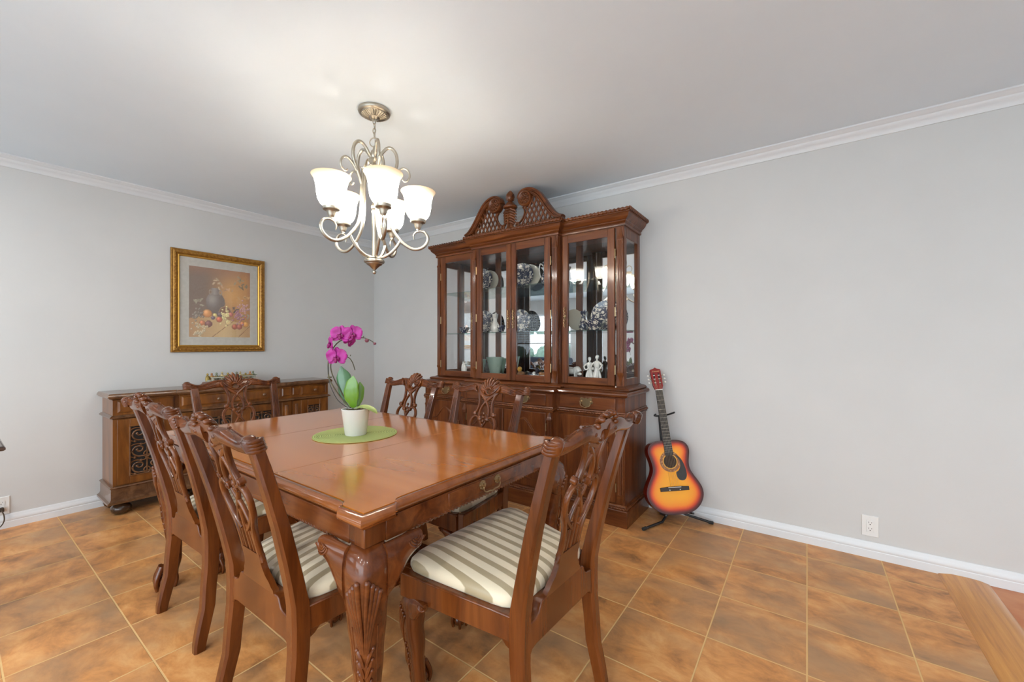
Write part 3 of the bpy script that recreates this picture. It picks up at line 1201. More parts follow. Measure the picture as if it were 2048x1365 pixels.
def pilaster(x0, x1, y, z0, z1, parent, cap=.055):
    mb = MB()
    xm = (x0 + x1) / 2
    w2 = (x1 - x0) / 2
    mb.box(x0, x1, y - .009, y, z0 + cap, z1 - cap)
    for sgn, zz in ((1, z1), (-1, z0)):
        zc = zz - sgn * cap
        mb.loft([[(xm - w2 * k, y, zc + sgn * q), (xm + w2 * k, y, zc + sgn * q), (xm + w2 * k, y - d, zc + sgn * q), (xm - w2 * k, y - d, zc + sgn * q)] for k, d, q in ((1.0, .013, -.004), (1.0, .013, .008), (.86, .008, .018), (.5, .004, .042), (.15, .001, cap))])
    for k in (-1, 0, 1):
        mb.tube([(xm + k * w2 * .56, y - .009, z0 + cap + .012), (xm + k * w2 * .56, y - .009, z1 - cap - .012)], w2 * .20, 8)
    return mb.build('pilaster', M_WV, parent, smooth=40)


for sg in (-1, 1):
    a, b = sorted((sg * (LW - .050), sg * (LW - .006)))
    pilaster(a, b, LYR, .142, .706, cab)
    a, b = sorted((sg * (LC - .044), sg * (LC - .004)))
    pilaster(a, b, LYC, .142, .706, cab)
# upper case: floor, roof, posts, mirrored back
ZH0, ZH1 = .905, 2.012
up = MB()
up.prism(bplan(HW, HC, HYR, HYC), 'z', ZH0 - .004, ZH0 + .006)
up.prism(bplan(HW, HC, HYR, HYC), 'z', 1.992, ZH1 + .085)
for sg in (-1, 1):
    a, b = sorted((sg * (HW - .058), sg * HW))
    up.box(a, b, HYR, HYR + .030, ZH0, 1.995)
    a, b = sorted((sg * (HW - .026), sg * HW))
    up.box(a, b, HYR + .030, HYR + .045, ZH0, 1.995)
    up.box(a, b, -.050, 0, ZH0, 1.995)
    up.box(a, b, HYR + .045, -.050, ZH0, .958)
    up.box(a, b, HYR + .045, -.050, 1.930, 1.995)
    a, b = sorted((sg * (HC - .052), sg * HC))
    up.box(a, b, HYC, HYC + .030, ZH0, 1.995)
    a, b = sorted((sg * (HC - .020), sg * HC))
    up.box(a, b, HYC + .03, HYR + .03, ZH0, 1.995)
    a, b = sorted((sg * HC, sg * (HC + .012)))
    up.box(a, b, HYR, HYR + .02, ZH0, 1.995)
    a, b = sorted((sg * (HC - .03), sg * (HC + .03)))
    up.box(a, b, -.020, 0, ZH0, 1.995)
up.build('upper_case', M_WV, cab, smooth=20, bevel=.002)
for x0, x1 in ((-HW + .026, -HC + .0), (-HC + .0, HC - .0), (HC - .0, HW - .026)):
    MB().box(x0 + .001, x1 - .001, -.012, -.006, ZH0 + .006, 1.992).build('mirror_back', M_MIRROR, cab, smooth=0)
for sg in (-1, 1):
    MB().box(sg * (HW - .014) - .002, sg * (HW - .014) + .002, HYR + .044, -.049, .957, 1.931).build('side_glass', M_GLASS, cab, smooth=0)
    a, b = sorted((sg * (HW - .046), sg * (HW - .006)))
    pilaster(a, b, HYR, ZH0 + .010, 2.004, cab, .085)
    a, b = sorted((sg * (HC - .042), sg * (HC - .003)))
    pilaster(a, b, HYC, ZH0 + .010, 2.004, cab, .085)


def glass_door(x0, x1, y, hinge_right, wl=.046, wr=.052):
    z0, z1 = ZH0 + .005, 1.997
    g0, g1 = .960, 1.942
    mb = MB()
    mb.box(x0, x0 + wl, y - .016, y + .008, z0, z1).box(x1 - wr, x1, y - .016, y + .008, z0, z1)
    d = mb.build('door', M_WV, cab, bevel=.003)
    MB().box(x0 + wl, x1 - wr, y - .0145, y + .008, z0, g0).build('door_rail', M_WH, d, bevel=.002)
    MB().box(x0 + wl, x1 - wr, y - .0145, y + .008, g1, z1).build('door_rail', M_WH, d, bevel=.002)
    MB().box(x0 + wl - .004, x1 - wr + .004, y - .004, y, g0 - .004, g1 + .004).build('glass_pane', M_GLASS, d, smooth=0)
    hx = x1 + .004 if hinge_right else x0 - .004
    for z in (1.02, 1.42, 1.82):
        MB().tube([(hx, y - .014, z - .032), (hx, y - .014, z + .032)], .0048, 8).build('hinge', M_BRASS, d)
    ex = x0 + .022 if hinge_right else x1 - .022
    escutcheon(d, ex, y - .016, 1.40, 1.25)
    return d


glass_door(HC + .016, HW - .064, HYR, True)
glass_door(-HW + .064, -HC - .016, HYR, False, .052, .046)
glass_door(.002, HC - .056, HYC, True)
glass_door(-HC + .056, -.002, HYC, False, .052, .046)
for z in (1.300, 1.672):
    MB().prism([(-HW + .03, -.014), (-HW + .03, HYR + .034), (-HC + .02, HYR + .034), (-HC + .03, HYC + .045), (HC - .03, HYC + .045), (HC - .02, HYR + .034), (HW - .03, HYR + .034), (HW - .03, -.014)], 'z', z - .008, z).build('glass_shelf', M_SHELF, cab, smooth=0)
# cornice
cn = MB()
cn.mold(bplan(HW, HC, HYR, HYC), [(0, 2.006), (.009, 2.006), (.011, 2.012), (.011, 2.020), (.006, 2.024), (.012, 2.030), (.018, 2.036), (.018, 2.042), (.030, 2.050), (.042, 2.064), (.047, 2.078), (.050, 2.082), (.056, 2.083), (.056, 2.090), (.050, 2.094), (.050, 2.112), (0, 2.112)])
cn.prism(bplan(HW, HC, HYR, HYC, .045), 'z', 2.092, 2.112)
cn.build('cornice', M_WH, cab, smooth=30)
rope_run(bplan(HW, HC, HYR, HYC), .056, 2.101, .0145, cab, 'rope_moulding', .029)
# broken pediment
PY0, PY1 = HYC - .040, HYC + .010
SC = [(.470, 2.127), (.430, 2.143), (.395, 2.172), (.350, 2.226), (.310, 2.283), (.268, 2.336), (.225, 2.368), (.178, 2.384), (.130, 2.382), (.098, 2.362), (.086, 2.330)]
for sg in (-1, 1):
    mb = MB()
    pth = spline([(sg * x, 0, z) for x, z in SC], 5)
    for w_, d_, off, shift in ((.030, .050, 0, 0), (.020, .062, -.002, .006), (.014, .056, 0, -.018), (.008, .050, 0, -.027)):
        q = []
        for i, p in enumerate(pth):
            a = Vector(pth[max(i - 1, 0)])
            b = Vector(pth[min(i + 1, len(pth) - 1)])
            t_ = (b - a).normalized()
            nrm = Vector((-t_.z, 0, t_.x)) * (1 if sg < 0 else -1)
            fade = 1 if i < len(pth) - 12 else max(0, (len(pth) - 1 - i) / 12)
            fd = 1 if i > 8 else i / 8
            q.append((p[0] + nrm.x * -shift * fade * fd * -1, (PY0 + PY1) / 2 + off, p[2] + nrm.z * -shift * fade * fd * -1 if False else p[2] + (shift if shift > 0 else shift) * fade * fd * abs(nrm.z)))
        mb.ribbon(q, w_, d_, (0, 1, 0))
    ped = mb.build('pediment_scroll', M_WH, cab, smooth=45)
    rs = MB()
    M = Matrix.Translation((sg * .146, PY0 + .012, 2.322)) @ Matrix.Rotation(PI / 2, 4, 'X')
    rs.lathe([(.058, -.034), (.060, -.03), (.060, .018), (.056, .022), (.048, .020), (.044, .012), (.040, .010), (.006, .010)], 32, M)
    rs.ball((sg * .146, PY0 - .002, 2.322), (.010, .010, .010), 10, 6)
    for rr, nn, br in ((.022, 8, .0095), (.034, 11, .0075)):
        for k in range(nn):
            a = 2 * PI * k / nn
            rs.ball((sg * .146 + rr * math.cos(a), PY0 + .001, 2.322 + rr * math.sin(a)), (br, .007, br), 8, 5)
    rs.build('rosette', M_WH, ped, smooth=50)
    # pierced lattice between the scroll and the cornice
    inner = [(.118, 2.262), (.132, 2.240), (.134, 2.210), (.118, 2.178), (.090, 2.152), (.060, 2.140), (.060, 2.112)]
    reg = [(x, z - .020) for x, z in SC[:7]] + [(.190, 2.290), (.16, 2.268)] + inner
    reg = [(max(x, .05), max(z, 2.112)) for x, z in reg]

    def clip(p, d):
        ts = []
        n = len(reg)
        for i in range(n):
            a, b = reg[i], reg[(i + 1) % n]
            ex, ez = b[0] - a[0], b[1] - a[1]
            den = d[0] * ez - d[1] * ex
            if abs(den) < 1e-9:
                continue
            t_ = ((a[0] - p[0]) * ez - (a[1] - p[1]) * ex) / den
            u_ = ((a[0] - p[0]) * d[1] - (a[1] - p[1]) * d[0]) / den
            if 0 <= u_ < 1:
                ts.append(t_)
        ts.sort()
        return [(ts[i], ts[i + 1]) for i in range(0, len(ts) - 1, 2)]
    lt = MB()
    for d, yo in (((math.cos(math.radians(62)), math.sin(math.radians(62))), 0), ((math.cos(math.radians(118)), math.sin(math.radians(118))), .004)):
        for k in range(-2, 20):
            p = (.02 + k * .040, 2.112)
            for t0, t1 in clip(p, d):
                if t1 - t0 > .012:
                    lt.ribbon([(sg * (p[0] + d[0] * t0), PY0 + .020 + yo, p[1] + d[1] * t0), (sg * (p[0] + d[0] * t1), PY0 + .020 + yo, p[1] + d[1] * t1)], .0125, .013, (0, 1, 0))
    lt.ribbon([(sg * x, PY0 + .022, z) for x, z in spline([(x, 0, z) for x, z in inner[:-1]], 3) and [(q[0], q[2]) for q in spline([(x, 0, z) for x, z in inner[:-1]], 3)]], .012, .018, (0, 1, 0))
    # small curled leaf at the foot of the plume
    lt.tube([(sg * x, PY0 + .012, z) for x, z in arc(.072, 2.134, .015, 200, -60, 12)], .007, 7)
    lt.build('lattice', M_WH, ped, smooth=40)
fn = MB()
fy = PY0 - .004
# carved plume
cx0 = .004
fn.loft([[(cx0 + w_ * math.cos(a) , fy + .012 + .55 * w_ * math.sin(a), z) for a in [2 * PI * i / 16 for i in range(16)]] for z, w_ in ((2.112, .038), (2.14, .030), (2.18, .034), (2.22, .042), (2.258, .046), (2.268, .040))])
for sg in (-1, 1):
    for j in range(6):
        z = 2.140 + j * .021
        pth = [(cx0 + sg * .004, fy - .012, z + .012), (cx0 + sg * .018, fy - .014, z + .016), (cx0 + sg * .034, fy - .006, z + .008), (cx0 + sg * (.046 + .003 * j), fy + .006, z - .004)]
        fn.tube(spline(pth, 4), [.0035 + .0055 * math.sin(PI * (.1 + .8 * i / 12)) for i in range(13)], 7)
    for j in range(5):
        z = 2.150 + j * .022
        pth = [(cx0 + sg * .042, fy + .004, z), (cx0 + sg * .056, fy + .010, z + .004), (cx0 + sg * .061, fy + .014, z - .006)]
        fn.tube(spline(pth, 4), [.008 - .0007 * i for i in range(9)], 6)
fn.tube([(cx0, fy - .014, 2.118), (cx0, fy - .016, 2.19), (cx0, fy - .014, 2.262)], [.010, .006, .003], 7)
fn.lathe([(.030, 2.262), (.052, 2.270), (.058, 2.280), (.054, 2.290), (.040, 2.300), (.030, 2.314), (.020, 2.320), (.017, 2.328), (.022, 2.332), (.030, 2.345), (.032, 2.362), (.028, 2.380), (.018, 2.398), (.006, 2.410), (.001, 2.413)], 22, Matrix.Translation((cx0, fy + .014, 0)))
for k in range(7):
    a0 = 2 * PI * k / 7
    fn.tube([(cx0 + r * math.cos(a0 + q), fy + .014 + r * math.sin(a0 + q), z) for r, z, q in ((.026, 2.336, 0), (.032, 2.355, .25), (.028, 2.378, .55), (.014, 2.402, .9))], [.004, .005, .004, .002], 6)
fn.build('finial', M_WH, cab, smooth=55)

# ------------------------------------------------------------------ china and ornaments in the cabinet
M_BLUE = mat('blue_and_white', (1, 1, 1, 1), .2, 0, .5)
t, N, L, b = nodes(M_BLUE)
tc = N.new('ShaderNodeTexCoord')
vo = N.new('ShaderNodeTexVoronoi')
vo.inputs['Scale'].default_value = 26
L.new(tc.outputs['Object'], vo.inputs['Vector'])
nz = N.new('ShaderNodeTexNoise')
nz.inputs['Scale'].default_value = 38
nz.inputs['Distortion'].default_value = 2.2
nz.inputs['Detail'].default_value = 2
L.new(tc.outputs['Object'], nz.inputs['Vector'])
r1 = ramp(N, [(.26, (1, 1, 1, 1)), (.34, (0, 0, 0, 1))])
L.new(vo.outputs['Distance'], r1.inputs[0])
r2 = ramp(N, [(.55, (0, 0, 0, 1)), (.59, (1, 1, 1, 1))])
L.new(nz.outputs[0], r2.inputs[0])
mxm = N.new('ShaderNodeMath')
mxm.operation = 'MAXIMUM'
L.new(r1.outputs[0], mxm.inputs[0])
L.new(r2.outputs[0], mxm.inputs[1])
r3 = ramp(N, [(0, (.018, .024, .055, 1)), (1, (.62, .57, .48, 1))])
L.new(mxm.outputs[0], r3.inputs[0])
L.new(r3.outputs[0], b.inputs['Base Color'])
M_CREAM = mat('cream_china', (.58, .54, .43, 1), .25, 0, .4)


def plate(x, y, zb, r, label, lean=14, turn=0, m=M_BLUE, group='patterned plates in the china cabinet'):
    """plate standing on its rim, leaning back against the mirror"""
    mb = MB()
    mb.lathe([(r * .02, .004), (r * .55, .004), (r * .66, .008), (r * .97, .018), (r, .020), (r * .99, .024), (r * .66, .013), (r * .5, .009), (r * .02, .009)], 40)
    o = mb.build('display_plate', m, None, smooth=40)
    o.location = (x, y, zb + r * math.cos(math.radians(lean)) + .001)
    o.rotation_euler = (math.radians(90 - lean), 0, math.radians(turn))
    return tag(o, label, 'plate', group)


G1, G2, G3 = .9125, 1.301, 1.673
plate(-2.450, 2.930, G3, .114, 'blue and white floral plate on the top shelf behind the left centre door', 12, 14)
plate(-2.400, 2.968, G3, .106, 'plain cream plate standing behind the floral plate on the top left shelf', 12, 14, M_CREAM)
plate(-2.005, 2.930, G3, .114, 'blue and white floral plate on the top shelf behind the right centre door', 12, 14)
plate(-1.950, 2.970, G3, .108, 'dull cream plate half hidden behind the large floral plate at right centre', 12, 14, M_CREAM)
plate(-2.425, 2.925, G2, .105, 'blue and white plate on the middle shelf behind the left centre door', 12, 14)
plate(-2.020, 2.930, G2, .100, 'blue and white plate on the middle shelf, cut by the right centre door frame', 12, 14)
plate(-1.235, 2.945, G2, .116, 'navy scroll-patterned plate behind the bowl on the right middle shelf', 12, 10)
plate(-1.485, 2.895, G2, .085, 'cream plate at the left edge of the right middle shelf', 12, 62, M_CREAM)


def cup(x, y, zb, r, h, label, m=M_BLUE, handle=True, cat='cup', name='china_cup', turn=0):
    t_ = thing(name, label, cat, (x, y, zb), turn)
    MB().lathe([(r * .5, 0), (r * .55, h * .06), (r * .5, h * .1), (r * .72, h * .35), (r * .92, h * .7), (r, h), (r * .95, h), (r * .86, h * .7), (r * .64, h * .35), (r * .3, h * .16), (.001, h * .15)], 26).build('bowl', m, t_, smooth=45)
    if handle:
        MB().tube(spline([(r * .9, 0, h * .82), (r * 1.45, 0, h * .85), (r * 1.5, 0, h * .45), (r * .74, 0, h * .3)], 5), .0042, 7).build('handle', M_WHITE, t_)
    return t_


cup(-2.600, 2.850, G2, .048, .056, 'small blue and white teacup behind the left glass door', turn=1.2)
cup(-2.128, 2.800, G2, .038, .060, 'small teacup beside the pitcher, behind the left centre door frame', turn=2.6)
cup(-1.262, 2.795, G2, .080, .072, 'wide blue and white bowl in front of the navy plate', M_BLUE, False, 'bowl', 'china_bowl')


def pitcher(x, y, zb, h, label, turn=0.0, m=M_BLUE, spout=True):
    t_ = thing('pitcher', label, 'pitcher', (x, y, zb), turn)
    r = h * .24
    MB().lathe([(r * .7, 0), (r * .72, h * .03), (r, h * .15), (r * 1.02, h * .30), (r * .8, h * .46), (r * .46, h * .60), (r * .44, h * .70), (r * .62, h * .86), (r * .72, h), (r * .66, h), (r * .5, h * .86), (r * .34, h * .7), (r * .2, h * .66)], 26).build('body', m, t_, smooth=45)
    MB().tube(spline([(r * .55, 0, h * .80), (r * 1.4, 0, h * .98), (r * 1.7, 0, h * .75), (r * 1.45, 0, h * .45), (r * .95, 0, h * .3)], 5), .0045, 7).build('handle', M_WHITE, t_)
    if spout:
        MB().tube(spline([(-r * .45, 0, h * .82), (-r * .9, 0, h * .95), (-r * 1.15, 0, h * 1.04)], 4), [.012, .011, .011, .010, .010, .009, .009, .008, .007], 8).build('spout', m, t_)
    return t_


pitcher(-2.235, 2.850, G2, .165, 'white figured pitcher with flared neck behind the left centre door', 2.4, M_WHITE)
pitcher(-1.398, 2.885, G2, .150, 'blue and white pitcher with tall looped handle beside the bowl', 2.2)
pitcher(-1.712, 2.860, G3, .190, 'blue and white covered jug on the top shelf, cut by the right centre door frame', 3.0)


def vase_glass(x, y, zb, r, h, label, tilt=0.0, leaf=False):
    mb = MB()
    if leaf:
        pts = []
        for i in range(13):
            a = i / 12
            w_ = r * math.sin(PI * min(1, .08 + .9 * a)) ** .8
            pts.append((w_, h * a))
        poly = [(-u, v) for u, v in pts] + [(u * .55, v) for u, v in pts[::-1]]
        mb.prism(poly, 'y', -.004, .004)
        mb.box(-r * .6, r * .6, -.025, .025, 0, .006)
    else:
        mb.loft([[(rr * math.cos(a) * (1 + .25 * math.cos(2 * a)), rr * math.sin(a), z) for a in [2 * PI * i / 24 for i in range(24)]] for rr, z in ((r * .5, 0), (r * .52, .006), (r * .62, h * .3), (r * .86, h * .75), (r, h), (r * .94, h), (r * .8, h * .75), (r * .5, h * .12))])
    o = mb.build('glass_leaf_dish' if leaf else 'glass_vase', M_GLASS if leaf else M_GREENG, None, smooth=40)
    o.location = (x, y, zb)
    o.rotation_euler = (0, 0, tilt)
    return tag(o, label, 'vase' if not leaf else 'dish')


vase_glass(-2.425, 2.855, G1, .062, .150, 'pale green flared glass vase at the bottom left of the centre doors')
vase_glass(-2.255, 2.875, G1, .066, .172, 'taller pale green glass vase beside the white flower ornament', .5)
vase_glass(-2.735, 2.845, G1, .060, .200, 'upright clear glass leaf dish behind the left door', .5, True)


def blob(name, parts, m, x, y, z, label, cat, rz=0.0, group=None):
    """ornament made of smooth lumps; each entry is (part name, list of (centre, radii), list of tubes, material)"""
    t_ = thing(name, label, cat, (x, y, z), rz, group)
    for pn, balls, tubes, pm in parts:
        mb = MB()
        for c_, r_ in balls:
            mb.ball(c_, r_, 14, 9)
        for pth, rad in tubes:
            mb.tube(spline(pth, 4), rad, 9)
        mb.build(pn, pm or m, t_, smooth=60)
    return t_


blob('bird_figurine', [('body', [((0, 0, .022), (.030, .026, .022)), ((0, 0, .050), (.022, .020, .046)), ((.004, 0, .105), (.010, .010, .012)), ((.016, 0, .108), (.012, .004, .004))], [([(0, 0, .08), (-.004, 0, .095), (.004, 0, .105)], .010)], None), ('wing', [((-.018, -.012, .055), (.014, .006, .050)), ((-.030, .010, .075), (.010, .006, .052))], [], None)], M_WHITE, -2.585, 2.840, G1, 'white porcelain bird with raised wings behind the left door', 'figurine')
blob('flower_ornament', [('petals', [((.014 * math.cos(a), .014 * math.sin(a), .020), (.012, .010, .010)) for a in [2 * PI * i / 6 for i in range(6)]] + [((0, 0, .03), (.008, .008, .008))], [], None), ('leaf_base', [((0, 0, .006), (.026, .024, .006))], [], None)], M_WHITE, -2.140, 2.810, G1, 'little white porcelain flower beside the green vases', 'figurine')
M_DUCKY = mat('duck_yellow', (.62, .33, .04, 1), .3, 0, .4)
M_DUCKB = mat('duck_brown', (.34, .16, .06, 1), .35, 0, .4)
M_DUCKN = mat('duck_navy', (.03, .03, .045, 1), .3, 0, .4)


def duck(x, y, rz, m1, m2, label, s=1.0):
    return blob('duck_figurine', [('body', [((0, 0, .026 * s), (.040 * s, .028 * s, .026 * s)), ((-.034 * s, 0, .038 * s), (.018 * s, .012 * s, .012 * s))], [], m2), ('head', [((.026 * s, 0, .066 * s), (.019 * s, .018 * s, .018 * s)), ((.046 * s, 0, .062 * s), (.011 * s, .009 * s, .004 * s))], [([(.02 * s, 0, .04 * s), (.024 * s, 0, .06 * s)], .013 * s)], m1)], m1, x, y, G1, label, 'figurine', rz, 'duck figurines on the cabinet floor')


duck(-1.955, 2.850, 2.6, M_DUCKY, M_DUCKB, 'duck ornament with yellow head at the bottom of the right centre door', 1.15)
duck(-1.862, 2.905, .4, M_DUCKN, M_DUCKN, 'dark navy duck ornament between the yellow and white ones', 1.05)
duck(-1.790, 2.815, 2.9, M_WHITE, M_WHITE, 'low white duck ornament behind the right centre door', .75)
duck(-1.715, 2.855, .3, M_DUCKB, M_DUCKB, 'brown duck ornament rightmost of the row', 1.2)
blob('horse_figurine', [('body', [((0, 0, .082), (.050, .026, .030)), ((-.045, 0, .078), (.022, .022, .026)), ((.045, 0, .086), (.024, .022, .028)), ((.078, 0, .060), (.020, .010, .012))], [([(.045, 0, .09), (.064, 0, .098), (.078, 0, .075)], .020), ([(-.06, 0, .09), (-.085, 0, .075), (-.088, 0, .035)], [.007 - .0004 * i for i in range(9)])], None)] + [('leg', [], [([(xx, yy, .07), (xx * 1.05, yy, .035), (xx, yy, .002)], .0075)], None) for xx in (-.042, .044) for yy in (-.014, .014)], M_WHITE, -1.480, 2.825, G1, 'white porcelain horse at the bottom left of the right door', 'figurine')


def dancer(x, y, rz, h, label):
    s = h / .2
    prof = [(.036, 0), (.040, .004), (.034, .03), (.026, .07), (.018, .10), (.020, .12), (.026, .138), (.024, .150), (.010, .160)]
    t_ = thing('dancer_figurine', label, 'figurine', (x, y, G1), rz, 'white figurines in the right cabinet section')
    mb = MB()
    rings = []
    for r, z in prof:
        rings.append([(s * r * (1 + (.16 * math.cos(7 * a) if z < .09 else 0)) * math.cos(a), s * .78 * r * (1 + (.16 * math.cos(7 * a) if z < .09 else 0)) * math.sin(a), s * z) for a in [2 * PI * i / 42 for i in range(42)]])
    mb.loft(rings)
    mb.build('gown', M_WHITE, t_, smooth=60)
    hd_ = MB()
    hd_.ball((0, 0, s * .183), (s * .0125, s * .0125, s * .016), 12, 8)
    hd_.ball((0, s * .004, s * .190), (s * .013, s * .012, s * .011), 10, 7)
    hd_.tube([(0, 0, s * .152), (0, 0, s * .175)], s * .006, 8)
    hd_.build('head', M_WHITE, t_, smooth=60)
    for sg in (-1, 1):
        MB().tube(spline([(sg * s * .022, 0, s * .146), (sg * s * .044, -s * .004, s * .125), (sg * s * .034, -s * .022, s * .100), (sg * s * .012, -s * .028, s * .108)], 4), [s * .0075] * 5 + [s * .006] * 8, 8).build('arm', M_WHITE, t_, smooth=60)
    return t_


dancer(-1.337, 2.865, .5, .188, 'white porcelain gowned figurine, the rear one of the pair')
dancer(-1.262, 2.830, -.2, .205, 'taller white porcelain gowned figurine at the front right of the cabinet')

# ------------------------------------------------------------------ sideboard on the left wall (local x along the wall to the right as seen from the front, front is -y)
SBY0, SBY1, SBX = .690, 2.262, -3.905
sb = thing('sideboard', 'long walnut sideboard with scrolled openwork doors standing against the left wall', 'sideboard', (XL + .018, (SBY0 + SBY1) / 2, 0), PI / 2)
SW = (SBY1 - SBY0) / 2
SD = SBX - (XL + .018)              # front at y = -SD
SCW = .415                             # half width of the middle section
SBF = .022                             # middle section stands forward


def splan(e=0.0, back=0.0):
    return [(-SW - e, back), (-SW - e, -SD - e), (-SCW - e, -SD - e), (-SCW - e, -SD - SBF - e), (SCW + e, -SD - SBF - e), (SCW + e, -SD - e), (SW + e, -SD - e), (SW + e, back)]


MB().prism(splan(), 'z', .155, .815).build('carcass', M_SB, sb, smooth=20)
tm = MB()
tm.mold(splan(), [(-.015, .852), (.020, .852), (.024, .847), (.030, .836), (.030, .826), (.024, .824), (.022, .818), (.008, .812), (0, .806), (-.015, .806)])
tm.prism(splan(.018), 'z', .83, .8519)
tm.build('top', M_SBT, sb, smooth=30)
bm_ = MB()
bm_.mold(splan(), [(0, .206), (.012, .203), (.018, .196), (.010, .188), (.012, .170), (.012, .120), (.018, .106), (.030, .098), (.030, .086), (-.015, .086), (-.015, .206)])
bm_.prism(splan(), 'z', .088, .16)
bm_.mold(splan(), [(0, .700), (.010, .696), (.018, .688), (.018, .681), (.006, .677), (0, .672)])
bm_.build('mouldings', M_SBT, sb, smooth=30)
M_BUN = mat('bun_foot_dark', (.055, .026, .012, 1), .25, 0, .4)
for fx in (-SW + .05, -SCW + .02, SCW - .02, SW - .05):
    for fy_ in (-SD + .035, -.06):
        MB().lathe([(.026, .098), (.030, .086), (.026, .078), (.036, .072), (.054, .056), (.058, .038), (.050, .018), (.034, .004), (.018, 0)], 24).build('bun_foot', M_BUN, sb, smooth=50, loc=(fx, fy_ - (SBF if abs(fx) < SCW else 0), 0))


def sb_drawer(x0, x1, y, knobs):
    mb = MB()
    z0, z1 = .716, .800
    mb.loft([[(x0, y, z0), (x1, y, z0), (x1, y, z1), (x0, y, z1)], [(x0 + .002, y - .006, z0 + .002), (x1 - .002, y - .006, z0 + .002), (x1 - .002, y - .006, z1 - .002), (x0 + .002, y - .006, z1 - .002)], [(x0 + .014, y - .012, z0 + .014), (x1 - .014, y - .012, z0 + .014), (x1 - .014, y - .012, z1 - .010), (x0 + .014, y - .012, z1 - .010)]])
    d = mb.build('drawer', M_SB, sb, smooth=20)
    for kx in knobs:
        M = Matrix.Translation((kx, y - .012, (z0 + z1) / 2)) @ Matrix.Rotation(PI / 2, 4, 'X')
        MB().lathe([(.007, 0), (.006, .008), (.010, .013), (.0145, .018), (.013, .026), (.006, .030), (.001, .031)], 16, M).build('knob', M_SBT, d, smooth=50)
    return d


def fret(parent, x0, x1, z0, z1, y):
    """scrolled openwork in front of a dark recess"""
    MB().box(x0, x1, y + .0015, y + .003, z0, z1).build('recess', M_DARK, parent, smooth=0)
    mb = MB()
    w_, h = x1 - x0, z1 - z0
    xm = (x0 + x1) / 2
    yy = y - .001
    nrow = 3 if h > .3 else 2
    up_ = (0, 1, 0)
    for sg in (-1, 1):
        for j in range(nrow):
            zc = z0 + h * (j + .5) / nrow
            rh = h / nrow
            a = [(xm + sg * w_ * u, yy, zc + rh * v) for u, v in ((.02, -.5), (.10, -.40), (.26, -.38), (.40, -.22), (.42, .02), (.34, .20), (.20, .22), (.12, .10), (.16, -.06), (.25, -.08), (.29, .02))]
            mb.ribbon(spline(a, 4), .0095, .008, up_)
            a = [(xm + sg * w_ * u, yy, zc + rh * v) for u, v in ((.02, .5), (.06, .36), (.18, .34), (.30, .38), (.42, .34), (.49, .24))]
            mb.ribbon(spline(a, 4), .0085, .008, up_)
            a = [(xm + sg * w_ * u, yy, zc + rh * v) for u, v in ((.0, -.10), (.06, -.16), (.10, -.28), (.05, -.36), (.0, -.34))]
            mb.ribbon(spline(a, 4), .008, .008, up_)
            a = [(xm + sg * w_ * u, yy, zc + rh * v) for u, v in ((.42, .0), (.48, -.10), (.50, -.28), (.44, -.40), (.36, -.44))]
            mb.ribbon(spline(a, 4), .008, .008, up_)
            for u, v in ((.29, .02), (.36, -.44), (.18, .34)):
                mb.ball((xm + sg * w_ * u, yy, zc + rh * v), (.009, .005, .009), 8, 5)
        mb.ribbon([(xm + sg * w_ * .485, yy, z0), (xm + sg * w_ * .485, yy, z1)], .008, .009, up_)
    mb.ribbon([(xm, yy, z0), (xm, yy, z1)], .008, .008, up_)
    mb.build('fretwork', M_SBT, parent, smooth=45)


def sb_door(x0, x1, y, ins=.066):
    z0, z1 = .212, .668
    a, b = x0 + ins, x1 - ins
    c, d_ = z0 + .052, z1 - .055
    mb = MB()
    mb.box(x0, a, y - .008, y, z0, z1).box(b, x1, y - .008, y, z0, z1).box(a, b, y - .008, y, z0, c).box(a, b, y - .008, y, d_, z1)
    d = mb.build('door', M_SB, sb, smooth=20, bevel=.0015)
    fm = MB()
    fm.ribbon([(a, y - .009, c), (b, y - .009, c), (b, y - .009, d_), (a, y - .009, d_), (a, y - .009, c)], .009, .008, (0, 1, 0))
    fm.build('panel_moulding', M_SBT, d, smooth=30)
    fret(d, a, b, c, d_, y - .004)
    return d


def sb_pilaster(x0, x1, y):
    mb = MB()
    mb.box(x0, x1, y - .006, y, .212, .668)
    mb.loft([[(x0, y, .720), (x1, y, .720), (x1, y, .798), (x0, y, .798)], [(x0 + .010, y - .008, .730), (x1 - .010, y - .008, .730), (x1 - .010, y - .008, .788), (x0 + .010, y - .008, .788)]])
    mb.tube([((x0 + x1) / 2, y - .006, .24), ((x0 + x1) / 2, y - .006, .64)], (x1 - x0) * .22, 8)
    mb.build('pilaster', M_SB, sb, smooth=30, bevel=.0015)


yS, yM = -SD, -SD - SBF
sb_drawer(-SW + .022, -SCW - .030, yS, [])
sb_door(-SW + .022, -SCW - .030, yS)
sb_drawer(SCW + .098, SW - .022, yS, [(SCW + .098 + SW - .022) / 2])
sb_door(SCW + .098, SW - .022, yS)
sb_pilaster(SCW + .020, SCW + .088, yS)
sb_pilaster(-SCW + .008, -SCW + .085, yM)
sb_pilaster(SCW - .085, SCW - .008, yM)
sb_drawer(-SCW + .098, SCW - .098, yM, [-.17, .17])
sb_door(-SCW + .098, -.006, yM)
sb_door(.006, SCW - .098, yM)

